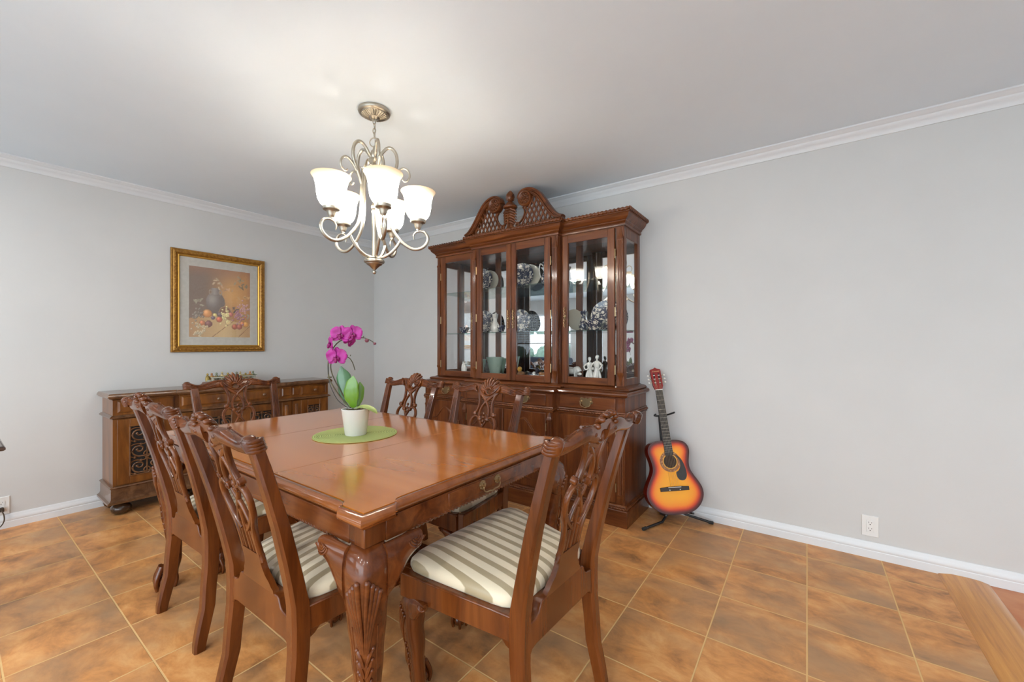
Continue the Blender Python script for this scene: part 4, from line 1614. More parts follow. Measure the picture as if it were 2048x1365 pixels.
# ------------------------------------------------------------------ figurine group on the sideboard
M_GILT = noisy('gilt_resin', (.20, .13, .04, 1), (.50, .38, .14, 1), 60, .35, .5)
M_GREY = mat('pale_stone', (.40, .39, .31, 1), .4)
fg = thing('figurine_group', 'small gilt sculpture of seated figures behind a long pale table, on the sideboard', 'figurine', (-4.06, 1.478, .853), PI / 2)
gb = MB()
gb.loft([[(-.215 * k, -.062 * q, z), (.215 * k, -.062 * q, z), (.215 * k, .062 * q, z), (-.215 * k, .062 * q, z)] for k, q, z in ((1, 1, 0), (1, 1, .010), (.97, .93, .016), (.95, .88, .026), (.93, .84, .030))])
gb.build('wooden_base', M_WH, fg, smooth=20)
gt = MB()
gt.box(-.165, .165, -.046, -.006, .060, .067).box(-.16, .16, -.044, -.008, .067, .069)
for xx in (-.155, .155):
    gt.box(xx - .006, xx + .006, -.040, -.012, .030, .060)
gt.box(-.185, .185, .010, .046, .030, .046)
gt.build('long_table', M_GREY, fg, bevel=.0015)
fcol = [mat('robe_%d' % i, c, .4, .35) for i, c in enumerate(((.34, .24, .06, 1), (.42, .20, .08, 1), (.22, .24, .16, 1), (.50, .40, .20, 1)))]
random.seed(3)
for i in range(11):
    xx = -.172 + i * .0344 + random.uniform(-.004, .004)
    hh = random.uniform(.078, .094)
    ln = random.uniform(-.012, .012)
    f_ = MB()
    f_.loft([[(xx + ln * k + r * math.cos(a), .026 + .8 * r * math.sin(a), z) for a in [2 * PI * j / 12 for j in range(12)]] for r, z, k in ((.017, .034, 0), (.018, .055, .2), (.015, .070, .6), (.009, hh - .006, 1))])
    f_.ball((xx + ln, .024, hh + .004), (.0085, .0085, .010), 9, 6)
    f_.tube([(xx - .012, .020, .074), (xx - .016, .004, .072), (xx - .006, -.010, .074)], .0042, 6)
    f_.tube([(xx + .012, .020, .074), (xx + .017, .006, .070), (xx + .012, -.012, .073)], .0042, 6)
    f_.build('seated_figure', fcol[i % 4], fg, smooth=60)
for i in range(9):
    MB().lathe([(.005, 0), (.006, .003), (.004, .005), (.006, .010), (.001, .010)], 8).build('tableware', M_GILT, fg, loc=(-.14 + i * .035, -.026 + .008 * (i % 2), .069))

# ------------------------------------------------------------------ framed picture
PCY, PCZ, PW, PH = 1.4475, 1.563, .357, .431
pic = thing('framed_picture', 'gilt framed still life print of a jug and fruit, hung on the left wall', 'picture', (XL + .002, PCY, PCZ), PI / 2)
M_GOLD = noisy('gold_frame', (.24, .105, .014, 1), (.38, .185, .030, 1), 55, .36, .5, .35, 90)
M_GOLDB = mat('gold_lip', (.62, .34, .06, 1), .3, .7)


def frame_sweep(prof, w_, h_):
    mb = MB()
    rings = []
    for sx, sz in ((-1, -1), (1, -1), (1, 1), (-1, 1)):
        rings.append([(sx * (w_ - o_), -d_, sz * (h_ - o_)) for o_, d_ in prof])
    mb.loft(rings, False, True)
    return mb


frame_sweep([(0, 0), (0, .016), (.006, .024), (.014, .022), (.020, .026), (.034, .024), (.044, .016), (.050, .015), (.050, 0)], PW, PH).build('frame', M_GOLD, pic, smooth=25)
frame_sweep([(.048, .012), (.048, .018), (.053, .020), (.058, .016), (.060, .008), (.060, 0), (.048, 0)], PW, PH).build('frame_lip', M_GOLDB, pic, smooth=25)
bd = MB()
for sx in (-1, 1):
    for i in range(30):
        bd.ball((sx * (PW - .028), -.0255, -PH + .04 + i * (2 * PH - .08) / 29), (.006, .004, .009), 7, 5)
for sz in (-1, 1):
    for i in range(25):
        bd.ball((-PW + .04 + i * (2 * PW - .08) / 24, -.0255, sz * (PH - .028)), (.009, .004, .006), 7, 5)
bd.build('frame_ornament', M_GOLD, pic, smooth=60)
M_MAT = noisy('mat_board', (.52, .50, .45, 1), (.57, .55, .50, 1), 40, .8)
MB().box(-PW + .056, PW - .056, -.006, -.002, -PH + .056, PH - .056).build('mat_board', M_MAT, pic, smooth=0)
# print: a generic jug, basket and fruit, painted vertex by vertex
QW, QH = .233, .301
NXP, NYP = 110, 140


def paint(u, v):
    """u 0..1 left to right, v 0..1 bottom to top -> colour"""
    random.seed(int(u * 997) * 1009 + int(v * 991))
    nse = random.uniform(-.03, .03)

    def mixc(a, b, t_):
        t_ = max(0, min(1, t_))
        return tuple(x + (y - x) * t_ for x, y in zip(a, b))
    c = mixc((.20, .135, .10), (.46, .22, .075), (u - .25) * 1.6)
    c = mixc(c, (.62, .33, .11), math.exp(-((u - .68) ** 2 / .05 + (v - .62) ** 2 / .05)))
    c = mixc(c, (.33, .15, .08), max(0, (v - .86) * 4) + max(0, (u - .93) * 8))
    # table top
    if v < .26 + .05 * math.sin(u * 5):
        c = mixc((.60, .42, .20), (.40, .20, .09), abs(u - .55) * 1.5)
        if abs((u - .5) * .9 - (v - .1) * 1.3) < .008 or abs((u - .85) - (v - .05) * 1.2) < .007:
            c = (.28, .14, .06)
    # jug
    jx, jy = (u - .41) / .155, (v - .50) / .16
    if jx * jx + jy * jy < 1:
        c = mixc((.16, .12, .10), (.36, .31, .28), math.exp(-((jx + .35) ** 2 + (jy - .3) ** 2) * 3))
    if abs(u - .41) < .065 and .62 < v < .72:
        c = mixc((.18, .13, .11), (.34, .29, .26), 1 - abs(u - .39) * 12)
    for hx in (.33, .49):
        d = math.hypot((u - hx) / .8, v - .655)
        if .022 < d < .036:
            c = (.34, .27, .20)
    # basket
    d = math.hypot(u - .57, (v - .36) * 1.1)
    if d < .11 and v > .33:
        c = (.22, .09, .05) if d < .095 else (.36, .22, .12)
    fruit = [(.28, .34, .075, (.62, .26, .08)), (.20, .20, .048, (.50, .17, .07)), (.30, .19, .06, (.20, .07, .06)), (.40, .32, .035, (.66, .50, .18)), (.37, .28, .035, (.15, .10, .13)), (.48, .33, .045, (.14, .09, .09)), (.47, .26, .052, (.52, .13, .06)), (.66, .34, .042, (.46, .13, .10)), (.62, .22, .05, (.66, .48, .22)), (.73, .16, .05, (.40, .10, .05)), (.92, .20, .055, (.66, .30, .07)), (.86, .21, .04, (.58, .20, .07)), (.81, .16, .05, (.36, .09, .05))]
    for fx_, fy_, r, col in fruit:
        d = math.hypot(u - fx_, (v - fy_) * 1.25)
        if d < r:
            c = mixc(col, tuple(min(1, x * 1.7 + .08) for x in col), math.exp(-((u - fx_ + r * .35) ** 2 + (v - fy_ - r * .35) ** 2) / (r * r * .25)))
            c = mixc(c, (.08, .03, .02), (d / r) ** 5 * .6)
    # clusters of grapes
    for gx, gy, n_, col in ((.57, .33, 34, (.60, .50, .22)), (.80, .34, 40, (.30, .13, .16)), (.90, .46, 34, (.40, .22, .20)), (.12, .30, 26, (.20, .16, .12)), (.17, .08, 40, (.42, .34, .20))):
        rnd = random.Random(int(gx * 100))
        for _ in range(n_):
            ax, ay = gx + rnd.gauss(0, .040), gy + rnd.gauss(0, .055)
            d = math.hypot(u - ax, (v - ay) * 1.25)
            if d < .017:
                k = rnd.uniform(.7, 1.3)
                c = mixc(tuple(x * k for x in col), tuple(min(1, x * 1.6 + .12) for x in col), math.exp(-((u - ax + .006) ** 2 + (v - ay - .006) ** 2) / .00008))
                break
    # vine leaves
    for gx, gy, n_, col in ((.78, .86, 6, (.30, .24, .14)), (.90, .78, 6, (.22, .17, .10)), (.46, .80, 7, (.42, .32, .20)), (.60, .72, 6, (.50, .30, .16)), (.16, .52, 7, (.34, .29, .20)), (.70, .42, 4, (.16, .12, .10)), (.95, .30, 3, (.36, .30, .22)), (.88, .62, 5, (.46, .27, .12))):
        rnd = random.Random(int(gx * 1000))
        for _ in range(n_):
            ax, ay, an = gx + rnd.gauss(0, .040), gy + rnd.gauss(0, .028), rnd.uniform(0, 3.1)
            dx_, dy_ = u - ax, (v - ay) * 1.25
            lx = dx_ * math.cos(an) + dy_ * math.sin(an)
            ly = -dx_ * math.sin(an) + dy_ * math.cos(an)
            if (lx / .034) ** 2 + (ly / .014) ** 2 < 1:
                k = rnd.uniform(.8, 1.35)
                c = tuple(x * k for x in col)
    return tuple(max(0, min(1, x * 1.06 + .045 + nse * .6)) for x in c)


pm = MB()
pm.v = [(-QW + 2 * QW * i / NXP, -.0066, -QH + 2 * QH * j / NYP) for j in range(NYP + 1) for i in range(NXP + 1)]
pm.c = [paint(i / NXP, j / NYP) for j in range(NYP + 1) for i in range(NXP + 1)]
pm.f = [(j * (NXP + 1) + i, j * (NXP + 1) + i + 1, (j + 1) * (NXP + 1) + i + 1, (j + 1) * (NXP + 1) + i) for j in range(NYP) for i in range(NXP)]
po = pm.build('print', attr_mat('painted_print', .6), pic, smooth=0)
MB().box(-PW + .055, PW - .055, -.0105, -.0085, -PH + .055, PH - .055).build('picture_glass', thin_glass('picture_glass', (1, 1, 1, 1), .8), pic, smooth=0)

# ------------------------------------------------------------------ chandelier
CHX, CHY = -1.848, 1.328
chd = thing('chandelier', 'champagne metal chandelier with five lit bell glass shades above the table', 'chandelier', (CHX, CHY, ZC), THETA)
z_ = lambda v: v - ZC
cpy = MB()
cpy.lathe([(.080, z_(2.4245)), (.082, z_(2.416)), (.079, z_(2.408)), (.070, z_(2.404)), (.066, z_(2.406)), (.063, z_(2.402)), (.044, z_(2.393)), (.026, z_(2.388)), (.024, z_(2.384)), (.012, z_(2.380)), (.004, z_(2.377))], 36)
for k in range(28):
    a = 2 * PI * k / 28
    cpy.tube([(r * math.cos(a), r * math.sin(a), z_(z)) for r, z in ((.062, 2.402), (.045, 2.3925), (.028, 2.3875))], [.0042, .0034, .002], 6)
cpy.build('canopy', M_NICK, chd, smooth=50)
chn = MB()
for i, (zc, rot_) in enumerate(((2.367, 0), (2.343, PI / 2), (2.319, 0), (2.295, PI / 2))):
    chn.tube([(.0075 * math.cos(a) * math.cos(rot_), .0075 * math.cos(a) * math.sin(rot_), z_(zc) + .0155 * math.sin(a)) for a in [2 * PI * j / 16 for j in range(16)]], .0021, 6, closed=True)
chn.tube([(.003, .002, z_(2.38)), (.005, 0, z_(2.33)), (.002, .003, z_(2.24))], .0016, 6)
chn.build('chain', M_NICK, chd, smooth=60)
MB().tube([(.024 * math.cos(a), 0, z_(2.258) + .024 * math.sin(a)) for a in [2 * PI * j / 24 for j in range(24)]], .003, 7, closed=True).build('loop_ring', M_NICK, chd, smooth=60)
MB().lathe([(.003, z_(2.240)), (.007, z_(2.232)), (.008, z_(2.220)), (.017, z_(2.210)), (.021, z_(2.196)), (.021, z_(2.178)), (.014, z_(2.166)), (.0085, z_(2.160)), (.0085, z_(1.935)), (.012, z_(1.930)), (.016, z_(1.922)), (.015, z_(1.908)), (.010, z_(1.903)), (.014, z_(1.897)), (.014, z_(1.888)), (.0115, z_(1.884)), (.0115, z_(1.655)), (.022, z_(1.652))], 20).build('centre_column', M_NICK, chd, smooth=40)
MB().lathe([(.022, z_(1.654)), (.038, z_(1.650)), (.040, z_(1.646)), (.036, z_(1.644)), (.050, z_(1.638)), (.053, z_(1.631)), (.050, z_(1.624)), (.042, z_(1.620)), (.040, z_(1.615)), (.026, z_(1.606)), (.014, z_(1.594)), (.007, z_(1.586)), (.006, z_(1.583)), (.0105, z_(1.578)), (.0105, z_(1.572)), (.006, z_(1.566)), (.001, z_(1.564))], 28).build('bottom_finial', M_NICK, chd, smooth=40)

M_SHADE = bpy.data.materials.new('lit_alabaster_glass')
M_SHADE.use_nodes = True
t = M_SHADE.node_tree
N, L = t.nodes, t.links
N.clear()
out = N.new('ShaderNodeOutputMaterial')
tc = N.new('ShaderNodeTexCoord')
sx_ = N.new('ShaderNodeSeparateXYZ')
L.new(tc.outputs['Generated'], sx_.inputs[0])
rc = ramp(N, [(0, (.90, .86, .80, 1)), (.70, (.90, .86, .80, 1)), (.90, (.88, .82, .70, 1)), (1, (.84, .70, .50, 1))])
L.new(sx_.outputs[2], rc.inputs[0])
em = N.new('ShaderNodeEmission')
L.new(rc.outputs[0], em.inputs[0])
re = ramp(N, [(0, (.2, .2, .2, 1)), (.15, (1, 1, 1, 1)), (.62, (1, 1, 1, 1)), (.82, (.016, .016, .016, 1)), (1, (.004, .004, .004, 1))])
L.new(sx_.outputs[2], re.inputs[0])
ms = N.new('ShaderNodeMath')
ms.operation = 'MULTIPLY'
ms.inputs[1].default_value = 18.0
L.new(re.outputs[0], ms.inputs[0])
L.new(ms.outputs[0], em.inputs[1])
df = N.new('ShaderNodeBsdfDiffuse')
L.new(rc.outputs[0], df.inputs[0])
tl_ = N.new('ShaderNodeBsdfTranslucent')
L.new(rc.outputs[0], tl_.inputs[0])
m1 = N.new('ShaderNodeMixShader')
m1.inputs[0].default_value = .5
L.new(df.outputs[0], m1.inputs[1])
L.new(tl_.outputs[0], m1.inputs[2])
ad = N.new('ShaderNodeAddShader')
L.new(m1.outputs[0], ad.inputs[0])
L.new(em.outputs[0], ad.inputs[1])
L.new(ad.outputs[0], out.inputs[0])
M_SHIN = mat('alabaster_glass_inside', (.85, .80, .70, 1), .5)
M_BULB = bpy.data.materials.new('bulb_glow')
M_BULB.use_nodes = True
bb = M_BULB.node_tree.nodes['Principled BSDF']
bb.inputs['Emission Color'].default_value = (1, .87, .68, 1)
bb.inputs['Emission Strength'].default_value = 3

RA = .225
ARM = [(.062, 2.10), (.070, 2.003), (.072, 1.898), (.089, 1.813), (.131, 1.749), (.168, 1.718), (.205, 1.703), (.243, 1.712), (.270, 1.738), (.276, 1.768), (.262, 1.794), (.238, 1.803), (.214, 1.796), (.201, 1.776), (.205, 1.754)]
ARMU = [(.070, 2.02), (.090, 2.075), (.106, 2.115), (.116, 2.160), (.110, 2.205), (.090, 2.232), (.066, 2.232), (.045, 2.212), (.030, 2.190), (.018, 2.178)]
CSC = [(.098, 2.080), (.118, 2.112), (.144, 2.132), (.168, 2.124), (.180, 2.100), (.174, 2.074), (.156, 2.062), (.144, 2.072)]
BRC = [(.020, 1.652), (.050, 1.657), (.085, 1.680), (.115, 1.714), (.134, 1.748)]
SHP = [(.030, .000), (.040, .004), (.052, .016), (.062, .036), (.067, .065), (.069, .090), (.073, .112), (.081, .134), (.092, .150), (.090, .1515), (.079, .136), (.070, .112), (.066, .088), (.064, .065), (.059, .037), (.049, .018), (.036, .007), (.004, .004)]
for k, deg in enumerate((227, 299, 11, 83, 155)):
    a = math.radians(deg)
    R_ = Matrix.Rotation(a, 4, 'Z')
    mb = MB()
    P3 = lambda q: [(r, 0, z_(z)) for r, z in q]
    mb.tube(spline(P3(ARM), 5), [.0084] * 46 + [.0082 - .00024 * i for i in range(25)], 10, M=R_)
    mb.tube(spline(P3(ARMU), 5), [.0082] * 40 + [.0065] * 6, 10, M=R_)
    ar = mb.build('arm', M_NICK, chd, smooth=60)
    mb = MB()
    mb.tube(spline(P3(CSC), 5), [.0072 - .00009 * i for i in range(36)], 9, M=R_)
    mb.build('side_scroll', M_NICK, ar, smooth=60)
    MB().tube(spline(P3(BRC), 5), .0080, 9, M=R_).build('brace', M_NICK, ar, smooth=60)
    lf = MB()
    lf.tube(spline([(.020, 0, z_(2.170)), (.034, 0, z_(2.160)), (.046, 0, z_(2.130)), (.060, 0, z_(2.118)), (.072, 0, z_(2.126))], 5), [.003, .008, .012, .014, .015, .016, .017, .017, .016, .016, .015, .014, .013, .011, .010, .008, .007, .006, .005, .004, .003], 8, flat=(.25, 1), M=Matrix.Rotation(a + .62, 4, 'Z'))
    lf.build('leaf', M_NICK, ar, smooth=60)
    cx, cy = RA * math.cos(a), RA * math.sin(a)
    MB().lathe([(.006, -.010), (.0065, -.002), (.010, .000), (.010, .004), (.014, .008), (.018, .018), (.021, .030), (.026, .036), (.038, .040), (.041, .046), (.041, .054), (.038, .057), (.010, .057)], 24).build('shade_cup', M_NICK, chd, smooth=40, loc=(cx, cy, z_(1.808)))
    so = MB().lathe(SHP, 36).build('glass_shade', M_SHADE, chd, smooth=60, loc=(cx, cy, z_(1.863)))
    so.data.materials.append(M_SHIN)
    for pl_ in so.data.polygons:
        if pl_.index >= 9 * 36:
            pl_.material_index = 1
    MB().lathe([(.004, 0), (.012, .004), (.013, .022), (.020, .040), (.022, .055), (.017, .068), (.006, .076), (.001, .077)], 16).build('bulb', M_BULB, so, smooth=60, loc=(0, 0, .006))
    ld = bpy.data.lights.new('chandelier_light', 'POINT')
    ld.energy = BULB_W
    ld.color = (1.0, .92, .81)
    ld.shadow_soft_size = .03
    lo = bpy.data.objects.new('chandelier_light', ld)
    C.objects.link(lo)
    lo.parent = chd
    lo.location = (cx, cy, z_(1.950))

# ------------------------------------------------------------------ placemat and orchid
M_MATG = mat('green_woven', (.30, .36, .09, 1), .75)
t, N, L, b = nodes(M_MATG)
tc = N.new('ShaderNodeTexCoord')
wv = N.new('ShaderNodeTexWave')
wv.wave_type = 'RINGS'
wv.rings_direction = 'Z'
wv.inputs['Scale'].default_value = 42
wv.inputs['Distortion'].default_value = .3
L.new(tc.outputs['Object'], wv.inputs['Vector'])
rc = ramp(N, [(0, (.19, .25, .06, 1)), (.6, (.36, .42, .13, 1)), (1, (.46, .50, .19, 1))])
L.new(wv.outputs[0], rc.inputs[0])
L.new(rc.outputs[0], b.inputs['Base Color'])
bp = N.new('ShaderNodeBump')
bp.inputs['Strength'].default_value = .6
bp.inputs['Distance'].default_value = .003
L.new(wv.outputs[0], bp.inputs['Height'])
L.new(bp.outputs[0], b.inputs['Normal'])
mo = MB().lathe([(.001, .0045), (.170, .0045), (.186, .0042), (.1905, .0028), (.1905, .001), (.188, 0), (.001, 0)], 72).build('placemat', M_MATG, None, smooth=40)
mo.location = (-1.758, 1.160, TH + .0006)
tag(mo, 'round green woven placemat under the orchid pot', 'placemat')

ORX, ORY, ORZ = -1.738, 1.146, TH + .0052
orc = thing('potted_orchid', 'magenta orchid in a white pot standing on the green placemat', 'plant', (ORX, ORY, ORZ), THETA)
M_POT = mat('white_pot', (.70, .70, .66, 1), .35, 0, .2)
MB().lathe([(.001, .0), (.046, .0), (.0485, .004), (.063, .118), (.0645, .1215), (.0635, .124), (.060, .123), (.058, .112), (.001, .110)], 40).build('pot', M_POT, orc, smooth=40)
so = MB()
random.seed(11)
for i in range(40):
    a, r = random.uniform(0, 2 * PI), .052 * math.sqrt(random.random())
    so.ball((r * math.cos(a), r * math.sin(a), .112), (random.uniform(.006, .013), random.uniform(.006, .012), .007), 7, 5)
so.build('bark', noisy('bark_chips', (.05, .035, .02, 1), (.13, .10, .05, 1), 60, .9), orc, smooth=60)['kind'] = 'stuff'
OX = lambda px, py, d=0.0: ((px - 713) * .0024, d, (868 - py) * .0024)
M_STEM = noisy('orchid_stem', (.045, .028, .012, 1), (.10, .085, .03, 1), 30, .5)
MB().tube(spline([OX(703, 816), OX(683, 793, -.005), OX(664, 762, -.008), OX(658.5, 739), OX(660.5, 716), OX(669.5, 695, .005), OX(683, 683), OX(702, 676.5), OX(727, 677), OX(740, 681), OX(752, 689)], 5), [.0030] * 20 + [.0026] * 20 + [.0019] * 11, 8).build('flower_stem', M_STEM, orc, smooth=60)
MB().tube(spline([OX(704, 815, .012), OX(690, 797, .010), OX(672, 766, .01), OX(663, 745, .012), OX(662, 728, .012), OX(672, 717, .006), OX(688, 713, .0), OX(700, 717), OX(707, 727), OX(711.5, 741)], 5), [.0027] * 25 + [.0022] * 21, 8).build('flower_stem', M_STEM, orc, smooth=60)
MB().tube(spline([OX(699, 815, -.01), OX(680, 800, -.012), OX(666, 775, -.01), OX(660, 752, -.006), OX(659, 735, -.004)], 5), .0017, 6).build('support_wire', M_BLACK, orc, smooth=60)
MB().tube([OX(661.5 + 3.4 * math.cos(a), 755, .009 * math.sin(a)) for a in [2 * PI * i / 12 for i in range(12)]], .0026, 6, closed=True).build('clip', M_STEM, orc, smooth=60)
M_LEAF = noisy('orchid_leaf', (.085, .20, .008, 1), (.14, .30, .014, 1), 12, .3, 0, 0, None, .3, .7, .3)
M_LEAFD = noisy('orchid_leaf_dark', (.045, .13, .045, 1), (.075, .19, .07, 1), 12, .3, 0, 0, None, .3, .7, .3)
M_LEAFY = noisy('orchid_leaf_pale', (.28, .36, .10, 1), (.38, .44, .16, 1), 12, .35)


def leaf(path, widths, side, m, bend=.25, name='leaf'):
    """blade along a path; side = direction of its width; folded slightly along the midrib"""
    P = [Vector(p) for p in spline(path, 6)]
    n = len(P)
    s = Vector(side).normalized()
    rings = []
    for i, p in enumerate(P):
        tdir = (P[min(i + 1, n - 1)] - P[max(i - 1, 0)]).normalized()
        sd = (s - tdir * s.dot(tdir)).normalized()
        nr = tdir.cross(sd)
        w_ = lerp([(k / (len(widths) - 1), widths[k]) for k in range(len(widths))], i / (n - 1))
        top = [(u, bend * w_ * (abs(u) ** 1.4) + (.0 if abs(u) > .08 else .0008)) for u in (-1, -.75, -.5, -.25, -.06, 0, .06, .25, .5, .75, 1)]
        ring = [tuple(p + sd * (w_ * u) + nr * q) for u, q in top] + [tuple(p + sd * (w_ * u * .98) + nr * (q - .0016)) for u, q in top[::-1]]
        rings.append(ring)
    mb = MB().loft(rings)
    return mb.build(name, m, orc, smooth=60)


leaf([OX(704, 813), OX(694, 792, .012), OX(687, 765, .022), OX(680, 734, .022)], [.012, .026, .036, .034, .004], (1, .25, .1), M_LEAFD, .22)
leaf([OX(711, 815, -.005), OX(707, 800, -.012), OX(706, 780, -.016), OX(710, 752, -.010)], [.010, .020, .033, .036, .030, .003], (1, 0, .12), M_LEAF, .15)
leaf([OX(712, 814, .02), OX(715, 797, .03), OX(717, 780, .035), OX(715, 766, .04)], [.010, .020, .018, .003], (1, .4, 0), M_LEAF, .2)
leaf([OX(715, 816, -.01), OX(731, 812, -.024), OX(748, 816, -.034), OX(761, 824, -.040)], [.012, .017, .020, .019, .004], (0, 1, .25), M_LEAFY, .2)
leaf([OX(706, 815, .01), OX(700, 806, .03), OX(699, 795, .04)], [.010, .016, .003], (1, .2, 0), M_LEAF, .2)
M_PETAL = noisy('orchid_petal', (.30, .004, .17, 1), (.46, .015, .29, 1), 26, .5)
M_LIP = mat('orchid_lip', (.22, .002, .10, 1), .5)
M_BUD = mat('orchid_bud', (.16, .035, .055, 1), .5)


def bloom(p, yaw, pitch, s, roll=0.0):
    M = Matrix.Translation(p) @ Matrix.Rotation(yaw, 4, 'Z') @ Matrix.Rotation(pitch, 4, 'X') @ Matrix.Rotation(roll, 4, 'Y') @ Matrix.Scale(s, 4)
    mb = MB()

    def petal(ang, lng, wid, cup, fwd):
        rings = []
        m_ = 9
        for i in range(m_ + 1):
            u = i / m_
            w_ = wid * (math.sin(PI * min(.97, .07 + .90 * u)) ** .62)
            r = .004 + lng * u
            y = -fwd - cup * u * u * .6
            ring = []
            for k in range(7):
                q = -1 + 2 * k / 6
                ring.append((q * w_, y - .006 * cup * 20 * q * q * .2 + .002 * math.sin(3 * q + 5 * u), r))
            ring += [(x_, y_ + .0012, r_) for x_, y_, r_ in ring[::-1]]
            rings.append(ring)
        mb.loft(rings, M=M @ Matrix.Rotation(ang, 4, 'Y'))
    for a_ in (0, math.radians(128), math.radians(-128)):
        petal(a_, .034, .013, .004, -.002)
    for a_ in (math.radians(72), math.radians(-72)):
        petal(a_, .037, .025, .003, .002)
    o_ = mb.build('bloom', M_PETAL, orc, smooth=70)
    lp = MB()
    lp.ball((0, -.008, -.008), (.007, .009, .006), 9, 6, M=M)
    lp.ball((0, -.011, -.015), (.006, .006, .009), 9, 6, M=M)
    lp.ball((0, -.006, .002), (.0035, .006, .005), 8, 6, M=M)
    for sg in (-1, 1):
        lp.ball((sg * .008, -.008, -.006), (.005, .004, .007), 8, 5, M=M)
    lp.build('lip', M_LIP, o_, smooth=60)


bloom(OX(687, 671, -.020), .15, -.1, 1.18, .1)
bloom(OX(710, 669.5, -.014), .10, .05, 1.12, -.1)
bloom(OX(667, 688, -.016), -.95, .0, 1.05, .2)
bloom(OX(679.5, 714.5, -.022), .05, .05, 1.22, 0)
bloom(OX(697, 682, .020), 1.2, .3, .95, .4)
for px, py, r in ((735, 682.5, .0092), (750.5, 688.5, .0066)):
    c_ = OX(px, py)
    MB().ball(c_, (r * 1.1, r, r), 12, 8).build('bud', M_BUD, orc, smooth=60)
for px, py in ((716, 674), (722, 674.5), (728, 676), (696, 714), (702, 713)):
    c_ = OX(px, py)
    MB().tube([c_, (c_[0] + .003, c_[1], c_[2] + .006)], [.0024, .0012], 6).build('node', M_STEM, orc, smooth=60)

# ------------------------------------------------------------------ guitar and its stand
GB = Vector((-.702, 2.832, .0785))
gt_ = thing('guitar', 'sunburst acoustic guitar with red headstock leaning on a black stand by the cabinet', 'guitar', GB)
gt_.rotation_mode = 'XYZ'
gt_.rotation_euler = (math.radians(-14.0), math.radians(-4.5), math.radians(35))
GH = [(0, 0), (.035, .001), (.075, .006), (.115, .022), (.150, .050), (.174, .086), (.184, .122), (.180, .160), (.163, .198), (.142, .234), (.126, .266), (.120, .296), (.122, .326), (.130, .362), (.1365, .395), (.133, .424), (.116, .449), (.085, .464), (.045, .470), (0, .471)]
gh = [(p[0], p[2]) for p in spline([(x, 0, z) for x, z in GH], 4)]
gol = [(max(x, 0), z) for x, z in gh] + [(-x, z) for x, z in gh[::-1][1:-1]]
YFG, YBG = -.045, .042
M_GSIDE = mat('guitar_red', (.20, .006, .006, 1), .18, 0, .6)
bm2 = MB()


def inset(t_):
    """outline drawn in towards the long axis"""
    q = []
    for x, z in gol:
        zc = min(max(z, .16), .36)
        d = math.hypot(x, z - zc)
        k = max(0, (d - t_) / d) if d > 1e-6 else 0
        q.append((x * k, zc + (z - zc) * k))
    return q


lv = [(YFG + .001, 0), (YFG + .004, -.0015), (YFG + .010, -.0015), (YBG - .010, -.0015), (YBG - .003, .0), (YBG, .004)]
bm2.loft([[(x, y, z) for x, z in inset(t_)] for y, t_ in lv])
bm2.build('body', M_GSIDE, gt_, smooth=45)
tp2 = MB()
cols = []
SUN = [(0, (.040, .008, .008)), (.008, (.060, .010, .009)), (.018, (.20, .012, .006)), (.028, (.56, .040, .006)), (.042, (.80, .15, .006)), (.060, (.88, .29, .008)), (.10, (.90, .37, .010)), (.3, (.90, .38, .010))]
its = [0, .004, .009, .014, .019, .024, .030, .037, .045, .055, .07, .09, .115]
hole = (0, .333, .043)
rings = [[(x, YFG - .0002 * min(i, 1), z) for x, z in inset(t_)] for i, t_ in enumerate(its)]
n = len(gol)
tp2.v = [p for r in rings for p in r]
for t_ in its:
    c = [lin([(a, b_[k]) for a, b_ in SUN], t_) for k in range(3)]
    cols += [c] * n
for i in range(len(its) - 1):
    for k in range(n):
        l = (k + 1) % n
        tp2.f.append((i * n + k, i * n + l, (i + 1) * n + l, (i + 1) * n + k))
tp2.f.append(tuple(range((len(its) - 1) * n, len(its) * n)))
tp2.c = cols
tp2.build('soundboard', attr_mat('sunburst_lacquer', .22, .2), gt_, smooth=0)
MB().tube([(x, YFG - .0002, z) for x, z in gol], .0016, 6, closed=True).build('binding', mat('binding_plum', (.09, .03, .035, 1), .3), gt_, smooth=60)
ry = YFG - .0012
ros = MB()


def ringdisc(r0, r1, y, m, name, parent):
    mb = MB()
    mb.lathe([(r0, 0), (r0, .0012), (r1, .0012), (r1, 0)], 48, Matrix.Translation((hole[0], y + .0012, hole[1])) @ Matrix.Rotation(PI / 2, 4, 'X'), caps=False)
    return mb.build(name, m, parent, smooth=40)


M_ROS = mat('rosette_brown', (.33, .14, .045, 1), .3)
t, N, L, b = nodes(M_ROS)
tc = N.new('ShaderNodeTexCoord')
vo = N.new('ShaderNodeTexVoronoi')
vo.inputs['Scale'].default_value = 75
L.new(tc.outputs['Object'], vo.inputs['Vector'])
rc = ramp(N, [(.2, (.55, .30, .11, 1)), (.45, (.26, .10, .035, 1))])
L.new(vo.outputs['Distance'], rc.inputs[0])
L.new(rc.outputs[0], b.inputs['Base Color'])
ro = ringdisc(.049, .068, ry, M_ROS, 'rosette', gt_)
ringdisc(.0425, .047, ry - .0004, mat('hole_rim', (.70, .40, .07, 1), .3), 'hole_rim', ro)
MB().prism([(hole[0] + hole[2] * math.cos(2 * PI * i / 36), hole[1] + hole[2] * math.sin(2 * PI * i / 36)) for i in range(36)], 'y', ry - .0004, ry + .001).build('sound_hole', mat('hole_dark', (.050, .030, .018, 1), .8), gt_, smooth=0)
pgd = [(.036, .372), (.052, .368), (.070, .350), (.084, .322), (.092, .290), (.096, .262), (.094, .235), (.084, .216), (.066, .208), (.046, .212), (.034, .226), (.028, .246), (.030, .262), (.044, .270), (.058, .290), (.064, .315), (.061, .338), (.048, .358)]
